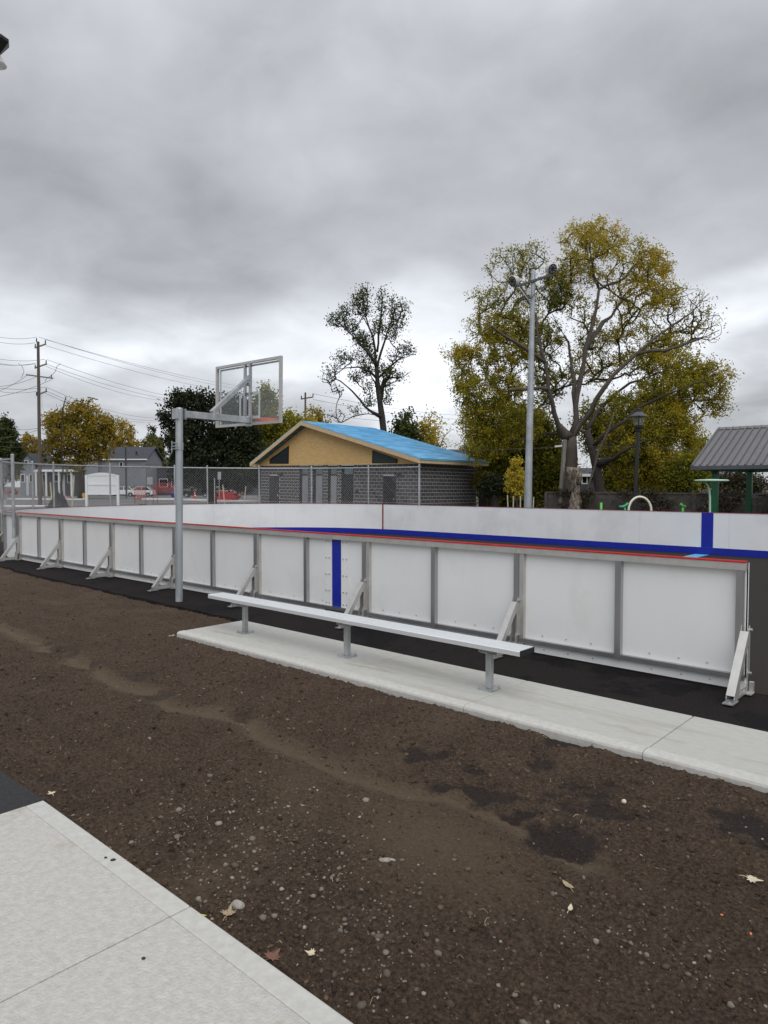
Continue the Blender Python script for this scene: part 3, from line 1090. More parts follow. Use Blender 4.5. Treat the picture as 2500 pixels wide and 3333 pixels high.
# ================================================================== basketball hoop
hp = tag(empty('basketball_hoop', (-10.36, 6.36, 0)), 'galvanised basketball hoop with clear backboard overhanging the white boards', 'basketball hoop')
lean(hp, .012)
MB().tube([(0, 0, -.1), (0, 0, 3.17)], .059, 20).build('pole', 'galvanised_pole', hp, smooth=False)
MB().lathe([(.059, 3.171), (.052, 3.185), (.01, 3.19)], 20).build('pole_cap', 'galvanised', hp)
for z0, z1 in ((2.50, 2.62),):
    MB().lathe([(.067, z0), (.067, z1)], 20).bar((-.055, -.085, z0 + .01), (.055, -.085, z0 + .01), .03, .012).bar((-.055, -.085, z1 - .012), (.055, -.085, z1 - .012), .03, .012).tube([(-.07, -.09, z0 + .05), (.07, -.09, z0 + .05)], .010, 8).tube([(-.075, -.09, z0 - .05), (-.075, -.09, z1 + .02)], .008, 8).build('clamp', 'galvanised', hp)
MB().box(-.085, .085, -.085, -.062, 3.00, 3.17).build('flange', 'galvanised', hp)
MB().box(-.085, .085, .062, .08, 3.00, 3.17).build('flange', 'galvanised', hp)
MB().box(-.05, .05, .0805, 1.40, 3.03, 3.145).build('arm', 'galvanised', hp, bevel=.006)
MB().bar((0, .62, 3.155), (0, 1.36, 3.80), .075, .085, (1, 0, 0)).build('strut', 'galvanised', hp, bevel=.005)
MB().box(-.06, .06, 1.36, 1.405, 3.70, 3.88).build('mounting_plate', 'galvanised', hp)
MB().tube([(-.08, 1.375, 3.80), (.08, 1.375, 3.80)], .012, 8).build('pivot_bolt', 'galvanised', hp)
MB().box(-.08, .08, 1.401, 1.416, 2.98, 3.17).build('mounting_plate', 'galvanised', hp)
bbx0, bbx1, bbz0, bbz1, bby = -1.05, .86, 3.00, 4.145, 1.42
fw_ = .046
for q in ((bbx0, bbx0 + fw_, bbz0, bbz1), (bbx1 - fw_, bbx1, bbz0, bbz1), (bbx0 + fw_ + .001, bbx1 - fw_ - .001, bbz0, bbz0 + fw_), (bbx0 + fw_ + .001, bbx1 - fw_ - .001, bbz1 - fw_, bbz1)):
    MB().box(q[0], q[1], bby, bby + .05, q[2], q[3]).build('frame_bar', 'aluminium_dull', hp)
for x in (-.165, -.015):
    MB().box(x - .022, x + .022, bby + .004, bby + .046, bbz0 + fw_, bbz1 - fw_).build('stile', 'aluminium', hp)
MB().box(bbx0 + fw_, bbx1 - fw_, bby + .050, bby + .062, bbz0 + fw_, bbz1 - fw_).build('backboard', 'clear_panel', hp)
mk_ = MB()
mx0, mx1, mz0, mz1, tq = -.39, .225, 3.12, 3.60, .05
for q in ((mx0, mx0 + tq, mz0, mz1), (mx1 - tq, mx1, mz0, mz1), (mx0 + tq, mx1 - tq, mz0, mz0 + tq), (mx0 + tq, mx1 - tq, mz1 - tq, mz1)):
    MB().box(q[0], q[1], bby + .0625, bby + .0635, q[2], q[3]).build('target_line', 'glass_mark', hp)
bw = MB()
for q in ((bbx0 + .056, bbx0 + .10, bbz0 + .056, bbz1 - .056), (bbx1 - .10, bbx1 - .056, bbz0 + .056, bbz1 - .056), (bbx0 + .10, bbx1 - .10, bbz1 - .09, bbz1 - .056)):
    MB().box(q[0], q[1], bby + .0626, bby + .0634, q[2], q[3]).build('border_line', 'glass_mark', hp)
rc = (-.12, bby + .07 + .38, 3.135)
ring = [(rc[0] + .228 * math.cos(t), rc[1] + .228 * math.sin(t), rc[2]) for t in np.linspace(0, 2 * math.pi, 33)]
rm = MB()
for r9, z9 in ((.238, 0),):
    n9 = 32
    v9 = [(rc[0] + rr9 * math.cos(2 * math.pi * k / n9), rc[1] + rr9 * math.sin(2 * math.pi * k / n9), rc[2] + zz9) for rr9, zz9 in ((.222, -.045), (.238, -.045), (.238, .025), (.222, .025)) for k in range(n9)]
    f9 = [(j * n9 + k, j * n9 + (k + 1) % n9, ((j + 1) % 4) * n9 + (k + 1) % n9, ((j + 1) % 4) * n9 + k) for j in range(4) for k in range(n9)]
    rm.add(v9, f9)
rm.bar((rc[0] - .11, bby + .075, rc[2] - .01), (rc[0] - .07, rc[1] - .21, rc[2]), .02, .05).bar((rc[0] + .11, bby + .075, rc[2] - .01), (rc[0] + .07, rc[1] - .21, rc[2]), .02, .05).box(rc[0] - .13, rc[0] + .13, bby + .064, bby + .08, rc[2] - .06, rc[2] + .06)
rm.tube([(p[0], p[1], p[2] - .030) for p in ring], .009, 6)
rm.box(rc[0] - .20, rc[0] + .20, bby + .081, bby + .20, rc[2] - .012, rc[2] + .012)
for k in range(12):
    p = ring[(k * 8 // 3) % 32]
    rm.tube([(p[0], p[1], p[2] - .022), (p[0] * .98 + rc[0] * .02, p[1] * .98 + rc[1] * .02, p[2] - .045)], .004, 4)
rm.build('rim', 'rim_orange', hp)

# ================================================================== the pavilion under construction (block walls, blue roof)
BXL, BXR, BYF, BYB = -39.6, -25.3, 30.8, 36.4
bd = tag(empty('block_building', (BXR, BYF, 0)), 'unfinished block building with plywood gable and blue roof beyond the rink', 'building')
lean(bd, .012)
def bp_(mb, name, mat, parent=None, **k):
    o = mb.build(name, mat, parent or bd, **k)
    if parent is None:
        o.location = (-BXR, -BYF, 0)
    return o
WT = 3.08
core = bp_(MB().box(BXL + .002, BXR - .0015, BYF + .0015, BYB - .002, -.2, WT - .005), 'wall_core', 'mortar')
def bx_at(px, Y=BYF):
    return float(onY(px, 1560, Y)[0])
def bz_at(px, py, Y=BYF):
    return float(onY(px, py, Y)[2])
# openings in the front (x0, x1, z0, z1)
OPEN = []
doorz = 2.40
for a, b in ((876, 908.5), (1245.5, 1288)):
    OPEN.append((bx_at(a), bx_at(b), 0, doorz, 'door'))
for a, b in ((974.5, 1003.5), (1018.8, 1049.5), (1066.7, 1096.6), (1110.7, 1149.6)):
    OPEN.append((bx_at(a), bx_at(b), 0, 3.02, 'tall'))
rowh, blk = .2032, .4064
blocks = []
nrow = 15
for r in range(nrow):
    z0 = WT - (r + 1) * rowh
    off = 0 if r % 2 == 0 else blk / 2
    if r % 2 and r >= 0:
        pass
    x = BXR
    first = True
    while x > BXL + .02:
        wdt = blk / 2 if (first and r % 2) else blk
        xa = max(BXL, x - wdt)
        cuts = [(xa, x)]
        for o_ in OPEN:
            nc = []
            for a, b in cuts:
                if z0 + rowh * .5 > o_[3] or b <= o_[0] or a >= o_[1]:
                    nc.append((a, b))
                else:
                    if a < o_[0] - .06:
                        nc.append((a, o_[0]))
                    if b > o_[1] + .06:
                        nc.append((o_[1], b))
            cuts = nc
        for a, b in cuts:
            if b - a > .05:
                blocks.append(('f', a, b, z0, r))
        x = xa
        first = False
    y = BYF
    first = True
    while y < BYB - .02:
        wdt = blk / 2 if (first and not r % 2) else blk
        yb = min(BYB, y + wdt)
        blocks.append(('s', y, yb, z0, r))
        y = yb
        first = False
ME_B = {}
def block_mesh(face, wd, mi):
    k = (face, round(wd, 2), mi)
    if k not in ME_B:
        j = .0105
        wd = round(wd, 2)
        m_ = MB()
        if face == 'f':
            m_.box(j, wd - j, -.004, .001, j, rowh - j)
        else:
            m_.box(-.001, .004, j, wd - j, j, rowh - j)
        ME_B[k] = mesh_of(m_, 'block', ('block', 'block2', 'block3')[mi])
    return ME_B[k]
vis = [b for b in blocks if b[4] < 12]
vis.sort(key=lambda b: (b[0] == 'f', -b[1] if b[0] == 'f' else b[1], b[4]))
rest = MB()
cnt = 0
for face, a, b, z0, r in vis + [q for q in blocks if q[4] >= 12]:
    if cnt < 296 and r < 12:
        o = share('block', block_mesh(face, b - a, random.choice((0, 0, 1, 2))), bd, ((a - BXR, 0, z0) if face == 'f' else (0, a - BYF, z0)))
        cnt += 1
    else:
        j = .0105
        if face == 'f':
            rest.box(a + j, b - j, BYF - .004, BYF + .001, z0 + j, z0 + rowh - j)
        else:
            rest.box(BXR - .001, BXR + .004, a + j, b - j, z0 + j, z0 + rowh - j)
stuff(bp_(rest, 'blockwork', 'block'))
for x0, x1, z0, z1, kind in OPEN:
    if kind == 'door':
        d = bp_(MB().box(x0, x1, BYF - .006, BYF + .001, -.1, z1), 'door', 'door_dark')
        MB().box(x1 - .16, x1 - .12, BYF - .05, BYF - .007, 1.0, 1.12).build('handle', 'aluminium_dull', d)
        MB().box(x1 + .02, x1 + .38, BYF - .20, BYF - .0045, 2.42, 2.56).build('wall_light', 'black_metal', d)
    else:
        d = bp_(MB().box(x0, x1, BYF - .014, BYF + .001, -.1, z1), 'tall_doorway', 'dark_frame')  # dark panel: frame, and painted gloom where the opening has no leaf
        MB().box(x0 + .28, x1 - .03, BYF - .024, BYF - .0145, 2.50, z1 - .10).build('transom', 'glass_green', d)
        if x1 < bx_at(1100):
            dd = MB().box(x0 + .28, x1 - .03, BYF - .03, BYF - .0145, -.05, 2.40).build('door_leaf', 'door_grey', d)
bp_(MB().lathe([(.05, 0), (.09, .06), (.09, .16), (.03, .22)], 10, (bx_at(1163), BYF - .08, 1.35)), 'hose_bib', 'black_metal')
# gable wall of plywood
RX, RZ = -34.7, 5.90                      # ridge
EXL, EXR, EYF, EYB = -40.05, -24.77, 30.2, 36.95
EZL, EZR = 3.26, 3.33
def roof_z(x):
    return RZ + (x - RX) * ((EZR - RZ) / (EXR - RX) if x > RX else (EZL - RZ) / (EXL - RX))
gz0 = WT + .002
poly = [(BXL, gz0), (BXR, gz0), (BXR, roof_z(BXR) - .20), (RX, RZ - .20), (BXL, roof_z(BXL) - .20)]
bp_(MB().prism(poly, 'y', BYF - .03, BYF + .02), 'gable_panel', 'plywood')
bp_(MB().box(BXR - .03, BXR + .02, BYF + .022, BYB, gz0, roof_z(BXR) - .20), 'eave_panel', 'plywood')
# triangular windows
for pts in ([(877.6, 1500.7), (877.6, 1515), (939.4, 1514), (939.4, 1455.4)], [(1211.6, 1467), (1211, 1509), (1293.5, 1508), (1293.5, 1494.7)]):
    P = [(float(onY(x, y, BYF)[0]), float(onY(x, y, BYF)[2])) for x, y in pts]
    c_ = np.mean(P, 0)
    wv = bp_(MB().prism(P, 'y', BYF - .06, BYF - .0305), 'gable_window', 'dark_frame')
    Q = [tuple(c_ + (np.array(p) - c_) * (1 - .11 / max(.2, np.linalg.norm(np.array(p) - c_)))) for p in P]
    MB().prism(Q, 'y', BYF - .066, BYF - .0605).build('pane', 'glass_dark' if pts[0][0] < 1000 else 'glass_teal', wv)
    if pts[0][0] < 1000:
        zz = (P[1][1] + P[3][1]) / 2 - .05
        MB().box(P[2][0] - .85, P[2][0] - .07, BYF - .072, BYF - .0665, zz - .02, zz + .02).build('glazing_bar', 'dark_frame', wv)
# fascias, eaves
def rake(x0, z0, x1, z1, y, ht_, th):
    return MB().add([(x0, y, z0), (x1, y, z1), (x1, y, z1 - ht_), (x0, y, z0 - ht_), (x0, y + th, z0), (x1, y + th, z1), (x1, y + th, z1 - ht_), (x0, y + th, z0 - ht_)], [(0, 1, 2, 3), (7, 6, 5, 4), (0, 4, 5, 1), (1, 5, 6, 2), (2, 6, 7, 3), (3, 7, 4, 0)])
bp_(rake(EXL, EZL, RX, RZ, EYF, .26, .045), 'rake_board', 'timber')
bp_(rake(RX, RZ, EXR, EZR, EYF, .26, .045), 'rake_board', 'timber')
bp_(MB().box(EXR - .045, EXR, EYF + .047, EYB, EZR - .23, EZR - .012), 'fascia', 'timber')
bp_(MB().box(EXL, EXL + .05, EYF + .05, EYB, EZL - .24, EZL - .01), 'fascia', 'timber')
bp_(MB().box(EXL + .06, BXL + .02, EYF + .06, BYF - .032, EZL - .26, EZL - .05), 'eave_return', 'timber')
bp_(MB().box(BXR + .03, EXR - .05, EYF + .06, EYB, EZR - .225, EZR - .21), 'soffit', 'soffit')
for k in range(9):                        # lookouts under the left rake
    t = (k + .5) / 9
    x = EXL + (RX - EXL) * t
    z = EZL + (RZ - EZL) * t
    bp_(MB().box(x - .02, x + .02, EYF + .047, BYF - .032, z - .20, z - .06), 'lookout', 'soffit')
for k in range(16):
    y = EYF + .3 + k * .41
    bp_(MB().box(BXR + .025, EXR - .05, y - .02, y + .02, EZR - .24, EZR - .226), 'rafter_tail', 'soffit')
# roof decks
bp_(MB().add([(EXL, EYF, EZL), (RX, EYF, RZ), (RX, EYB, RZ), (EXL, EYB, EZL), (EXL, EYF, EZL + .03), (RX, EYF, RZ + .03), (RX, EYB, RZ + .03), (EXL, EYB, EZL + .03)], [(3, 2, 1, 0), (4, 5, 6, 7), (0, 1, 5, 4), (1, 2, 6, 5), (2, 3, 7, 6), (3, 0, 4, 7)]), 'roof_deck', 'roof_blue')
bp_(MB().add([(RX, EYF - .01, RZ + .001), (EXR + .03, EYF - .01, EZR - .008), (EXR + .03, EYB, EZR - .008), (RX, EYB, RZ + .001), (RX, EYF - .01, RZ + .03), (EXR + .03, EYF - .01, EZR + .022), (EXR + .03, EYB, EZR + .022), (RX, EYB, RZ + .03)], [(3, 2, 1, 0), (4, 5, 6, 7), (0, 1, 5, 4), (1, 2, 6, 5), (2, 3, 7, 6), (3, 0, 4, 7)]), 'roof_deck', 'roof_blue')
bp_(MB().box(EXR + .031, EXR + .045, EYF, EYB, EZR - .05, EZR + .024), 'drip_edge', 'roof_blue2')
slope = math.atan2(RZ - EZR, EXR - RX)
Ls = (EXR - RX) / math.cos(slope)
rows_ = 26
rh = Ls / rows_
me_sh = [mesh_of(MB().add([(0, .004, .004), (rh * 1.12, .004, .040), (rh * 1.12, .956, .040), (0, .956, .004), (0, .004, -.004), (rh * 1.12, .004, .006), (rh * 1.12, .956, .006), (0, .956, -.004)], [(0, 1, 2, 3), (7, 6, 5, 4), (0, 4, 5, 1), (1, 5, 6, 2), (2, 6, 7, 3), (3, 7, 4, 0)]), 'shingle_strip', m_) for m_ in ('roof_blue', 'roof_blue2')]
for r in range(rows_):
    t = (r + .0) * rh
    x = RX + t * math.cos(slope)
    z = RZ + .032 - t * math.sin(slope)
    y = EYF - .96 * ((r * .37) % 1)
    while y < EYB - .05:
        ya, yb = max(y, EYF), min(y + .96, EYB)
        if yb - ya > .08:
            o = share('shingle_strip', random.choice(me_sh), bd, (x - BXR, ya - BYF, z), (0, slope, 0), (1, (yb - ya) / .96, 1))
        y += .96

# ================================================================== floodlight pole
def copy_tree(o, parent=None):
    c = o.copy()
    COL.objects.link(c)
    if parent is not None:
        c.parent = parent
    for ch in list(o.children):
        copy_tree(ch, c)
    return c
b_ = at(1717, 1640, 29.0)
fl = tag(empty('floodlight_pole', (b_[0], b_[1], 0)), 'tall tapered galvanised pole with two floodlights on a crossarm', 'light pole')
lean(fl, .0155)
HP = 10.6
MB().tube([(0, 0, -.2), (0, 0, 1.2), (0, 0, HP)], [.170, .158, .085], 18).build('pole', 'galvanised_pole', fl, smooth=False)
axd = (RT * .93 - FW * .36)
axd = axd / np.linalg.norm(axd)
A_ = axd * -.66 + np.array([0, 0, HP - .62]) - FW * .13
B_ = axd * .66 + np.array([0, 0, HP - .30]) - FW * .13
MB().bar(A_, B_, .07, .09).build('crossarm', 'slate_metal', fl)
for q_ in (.05,):
    MB().bar(A_ * (1 - q_) + B_ * q_ + np.array([0, 0, -.06]), (0, -.1, HP - 1.35), .032, .032).build('arm_brace', 'galvanised_pole', fl)
MB().box(-.16, -.02, -.22, -.10, HP - 1.02, HP - .76).build('junction_box', 'lamp_shell', fl)
cb = [(-.09, -.16, HP - 1.02), (-.06, -.2, HP - 1.18), (.03, -.2, HP - 1.2), (.14, -.16, HP - 1.05), (.35, .1, HP - .75), (.55, .35, HP - .45)]
MB().tube(cb, .016, 6).build('cable', 'black_metal', fl)
for pp, yaw_, px in ((A_, -1.0, -1), (B_, .45, 1)):
    hd = empty('floodlight', tuple(pp + np.array([0, 0, .22 if px < 0 else .24]) + axd * (.05 if px > 0 else -.18)))
    hd.parent = fl
    hd.scale = (.82, .82, .82)
    fwd = -FW * math.cos(yaw_) + RT * math.sin(yaw_)
    fwd = Vector((fwd[0], fwd[1], -.38)).normalized()
    hd.rotation_mode = 'QUATERNION'
    hd.rotation_quaternion = fwd.to_track_quat('Z', 'Y')
    MB().lathe([(.10, -.36), (.20, -.29), (.255, -.10), (.28, .04), (.255, .055)], 20).build('housing', 'lamp_shell', hd, smooth=True)
    MB().lathe([(.25, .056), (.25, .060)], 20).build('face', 'lamp_face', hd)
    le = MB()
    for k in range(7):
        t = 2 * math.pi * k / 7
        le.lathe([(.045, 0), (.045, .004), (.02, .012)], 8, (.15 * math.cos(t), .15 * math.sin(t), .061))
    stuff(le.build('lenses', 'led_lens', hd))
    MB().box(-.03, .03, -.34, -.20, -.16, -.02).build('yoke', 'slate_metal', hd)

# ================================================================== black lantern posts
def lantern(px, depth, h, label):
    p = at(px, 1640, depth)
    l = tag(empty('lantern_post', (p[0], p[1], 0)), label, 'lamp post', 'black lantern posts')
    MB().tube([(0, 0, -.1), (0, 0, .7), (0, 0, .75), (0, 0, h - 1.02)], [.10, .10, .075, .062], 12).build('post', 'black_metal', l)
    MB().lathe([(.085, h - 1.02), (.10, h - .98), (.10, h - .94), (.15, h - .90), (.17, h - .80), (.16, h - .80)], 12).build('collar', 'black_metal', l)
    def sq(r, z):
        return [(-r, -r, z), (r, -r, z), (r, r, z), (-r, r, z)]
    zb, zt = h - .79, h - .46
    fr_ = MB()
    for (x, y) in ((-1, -1), (1, -1), (1, 1), (-1, 1)):
        fr_.bar((x * .115, y * .115, zb), (x * .19, y * .19, zt), .022, .022)
    for a, r, z in ((0, .115, zb), (1, .19, zt)):
        q = sq(r, z)
        for k in range(4):
            fr_.bar(q[k], q[(k + 1) % 4], .022, .022)
    fr_.build('frame', 'black_metal', l)
    me_ = MB()
    for k in range(4):
        a, b = sq(.110, zb + .012), sq(.183, zt - .012)
        k2 = (k + 1) % 4
        me_.add([a[k], a[k2], b[k2], b[k]], [(0, 1, 2, 3)])
    me_.build('glass', 'clear_panel', l, fix=False)
    MB().hexa(sq(.225, zt + .012), sq(.225, zt + .035)).hexa(sq(.222, zt + .0355), sq(.085, zt + .19)).build('hood', 'slate_metal', l)
    MB().lathe([(.075, zt + .201), (.075, zt + .28), (.085, zt + .29), (.02, zt + .33)], 12).build('finial', 'black_metal', l)
    l.rotation_euler = (0, 0, YAW + R(28))
    return l
ln = lantern(2064, 27.0, 4.95, 'black lantern post standing in front of the big trees, left of the shelter')
lean(ln, .03)
lantern(1397, 51.0, 4.85, 'black lantern head showing just above the blue roof')

# ================================================================== picnic shelter
SX0, SX1, SY0, SYR, SY1 = -8.75, -1.6, 25.8, 28.7, 31.6
SZE, SZR = 2.56, 4.06
sh = tag(empty('picnic_shelter', (SX0, SY0, 0)), 'open shelter with ribbed grey metal roof on green posts at the right edge', 'shelter')
def sp(mb, name, mat, **k):
    o = mb.build(name, mat, sh, **k)
    o.location = (-SX0, -SY0, 0)
    return o
sl = math.atan2(SZR - SZE, SYR - SY0)
for y0, y1, z0, z1 in ((SY0, SYR, SZE, SZR), (SYR, SY1, SZR, SZE)):
    sp(MB().hexa([(SX0, y0, z0 - .03), (SX1, y0, z0 - .03), (SX1, y1, z1 - .03), (SX0, y1, z1 - .03)], [(SX0, y0, z0), (SX1, y0, z0), (SX1, y1, z1), (SX0, y1, z1)]), 'roof_sheet', 'metal_roof')
nrib = int((SX1 - SX0) / .245)
rib_me = mesh_of(MB().prism([(-.026, 0), (-.016, .065), (.016, .065), (.026, 0)], 'y', 0, math.hypot(SYR - SY0, SZR - SZE) - .01), 'rib', 'metal_roof')
for k in range(nrib + 1):
    share('rib', rib_me, sh, (.04 + k * .245, 0, SZE + .002), (sl, 0, 0))
sp(MB().add([(SX0 - .02, SYR - .16, SZR - .055), (SX0 - .02, SYR, SZR + .045), (SX0 - .02, SYR + .16, SZR - .055), (SX1, SYR - .16, SZR - .055), (SX1, SYR, SZR + .045), (SX1, SYR + .16, SZR - .055)], [(0, 1, 4, 3), (1, 2, 5, 4)]), 'ridge_cap', 'metal_roof', fix=False)
sp(MB().box(SX0 - .01, SX1, SY0 - .03, SY0 - .002, SZE - .12, SZE + .01), 'eave_trim', 'slate_metal')
sp(MB().hexa([(SX0 - .03, SY0, SZE - .10), (SX0 - .002, SY0, SZE - .10), (SX0 - .002, SYR, SZR - .10), (SX0 - .03, SYR, SZR - .10)], [(SX0 - .03, SY0, SZE + .03), (SX0 - .002, SY0, SZE + .03), (SX0 - .002, SYR, SZR + .03), (SX0 - .03, SYR, SZR + .03)]), 'gable_trim', 'slate_metal')
for x in (-8.12, -2.3):
    for y in (26.4, 30.6):
        sp(MB().box(x - .10, x + .10, y - .10, y + .10, -.1, SZE - .01), 'post', 'post_green', bevel=.01)
for y in (26.4, 30.6):
    sp(MB().box(SX0 + .15, SX1, y - .07, y + .07, SZE - .155, SZE - .035), 'beam', 'post_green')
for x in (-8.12, -2.3):
    sp(MB().box(x - .06, x + .06, 26.48, 30.52, SZE - .15, SZE - .04), 'cross_beam', 'post_green')
sp(MB().prism([(26.0, SZE - .17), (26.29, SZE - .17), (26.29, SZE - .26), (26.1, SZE - .24)], 'x', -8.16, -8.08), 'knee_bracket', 'post_green')

# ================================================================== splash-pad pieces
def pipe(name, label, cat, mat, pts, r, group=None, extra=None):
    P = [Vector(p) for p in pts]
    o = tag(empty(name, (P[0].x, P[0].y, 0)), label, cat, group)
    off = Vector((P[0].x, P[0].y, 0))
    MB().tube([p - off for p in P], r, 12).build('pipe', mat, o, smooth=True)
    return o, off
d0 = 23.6
T = [at(2311, 1700, d0), at(2311, 1665, d0), at(2311, 1620, d0), at(2309, 1596, d0), at(2303, 1578, d0), at(2294, 1569, d0), at(2284, 1566, d0)]
T[0][2] = -.1
o, off = pipe('spray_feature', 'mint green bent spray post with flat round top in front of the shelter', 'splash feature', 'play_mint', T, .034)
dc = at(2316, 1564, d0) - np.array(off)
MB().lathe([(.05, -.05), (.50, -.03), (.55, .0), (.50, .03), (.05, .05)], 28, tuple(dc)).build('disc', 'play_mint', o, smooth=True)
arc = []
for k in range(15):
    t = math.pi * k / 14
    arc.append(at(2083 - 37 * math.cos(t), 1662 - 45 * math.sin(t), 24.5))
arc = [np.array([arc[0][0], arc[0][1], -.1])] + arc + [np.array([arc[-1][0], arc[-1][1], -.1])]
pipe('spray_arch', 'cream arched spray pipe behind the lantern post', 'splash feature', 'play_cream', arc, .04)
q = at(1957, 1636, 24.5)
pipe('spray_post', 'short lime green upright post beyond the far boards', 'splash feature', 'play_lime', [(q[0], q[1], -.1), tuple(q)], .042)
q = at(2034, 1652, 24.5)
o, off = pipe('spray_cannon', 'dark teal swivelling spray nozzle left of the lantern post', 'splash feature', 'play_teal', [(q[0], q[1], -.1), tuple(q)], .035)
c_ = [np.array(at(x, y, 24.5)) - np.array(off) for x, y in ((2015, 1649), (2026, 1650), (2036, 1646), (2045, 1637))]
MB().tube(c_, [.04, .05, .045, .04], 10).build('nozzle', 'play_teal', o, smooth=True)
q = at(2223, 1652, 24.5)
o, off = pipe('spray_cannon', 'small lime green spray nozzle left of the shelter post', 'splash feature', 'play_lime', [(q[0], q[1], -.1), tuple(q)], .035)
c_ = [np.array(at(x, y, 24.5)) - np.array(off) for x, y in ((2215, 1640), (2221, 1646), (2232, 1650))]
MB().tube(c_, [.05, .04, .045], 10).build('nozzle', 'play_lime', o, smooth=True)

# ================================================================== lamp overhanging the top left corner
q = at(-13, 168, 5.0)
lm = tag(empty('post_lamp', tuple(q + RT * -.9 + np.array([0, 0, -q[2]]))), 'black lamp head with flared glass shade poking in at the top left corner', 'lamp')
off = q - (q + RT * -.9 + np.array([0, 0, -q[2]]))
top = tuple(off + np.array([0, 0, .10]))
MB().tube([(0, 0, -.1), (0, 0, top[2] + .02)], .05, 10).build('post', 'black_metal', lm)
MB().tube([(0, 0, top[2] - .1), tuple(off * np.array([.5, .5, 1]) + np.array([0, 0, .14])), tuple(off + np.array([0, 0, .085]))], .018, 8).build('arm', 'black_metal', lm)
MB().lathe([(.028, -.013), (.086, .065), (.088, .085), (.05, .10), (.02, .105)], 8, tuple(off)).build('hood', 'black_metal', lm)
MB().lathe([(.066, -.088), (.060, -.08), (.024, -.014)], 20, tuple(off)).build('shade', 'frosted_glass', lm, smooth=True)

# ================================================================== trees
def tubes_np(P, Q, r0, r1, n):
    P, Q = np.asarray(P), np.asarray(Q)
    d = Q - P
    ln_ = np.linalg.norm(d, axis=1, keepdims=True)
    d = d / np.maximum(ln_, 1e-6)
    ref = np.where(np.abs(d[:, 2:3]) > .9, np.array([[1.0, 0, 0]]), np.array([[0, 0, 1.0]]))
    a = np.cross(d, ref)
    a /= np.linalg.norm(a, axis=1, keepdims=True)
    b = np.cross(d, a)
    t = np.arange(n) * 2 * math.pi / n
    c, s_ = np.cos(t), np.sin(t)
    ring = a[:, None, :] * c[None, :, None] + b[:, None, :] * s_[None, :, None]
    A = P[:, None, :] + ring * np.asarray(r0)[:, None, None]
    B = Q[:, None, :] + ring * np.asarray(r1)[:, None, None]
    V = np.concatenate([A, B], 1).reshape(-1, 3)
    E_ = len(P)
    base = (np.arange(E_) * 2 * n)[:, None]
    k = np.arange(n)[None, :]
    k2 = (k + 1) % n
    F = np.stack([base + k, base + k2, base + n + k2, base + n + k], -1).reshape(-1, 4)
    return V, F
def leaves_np(C, ln_, wd, tone, rng, droop=.35):
    n = len(C)
    d = rng.normal(size=(n, 3))
    d[:, 2] -= droop
    d /= np.linalg.norm(d, axis=1, keepdims=True)
    u = rng.normal(size=(n, 3))
    sd_ = np.cross(d, u)
    sd_ /= np.linalg.norm(sd_, axis=1, keepdims=True)
    l = (ln_ * rng.uniform(.6, 1.3, n))[:, None]
    wdt = (wd * rng.uniform(.7, 1.25, n))[:, None]
    V = np.stack([C, C + d * l * .5 + sd_ * wdt * .5, C + d * l, C + d * l * .5 - sd_ * wdt * .5], 1).reshape(-1, 3)
    F = np.arange(n * 4).reshape(n, 4)
    return V, F
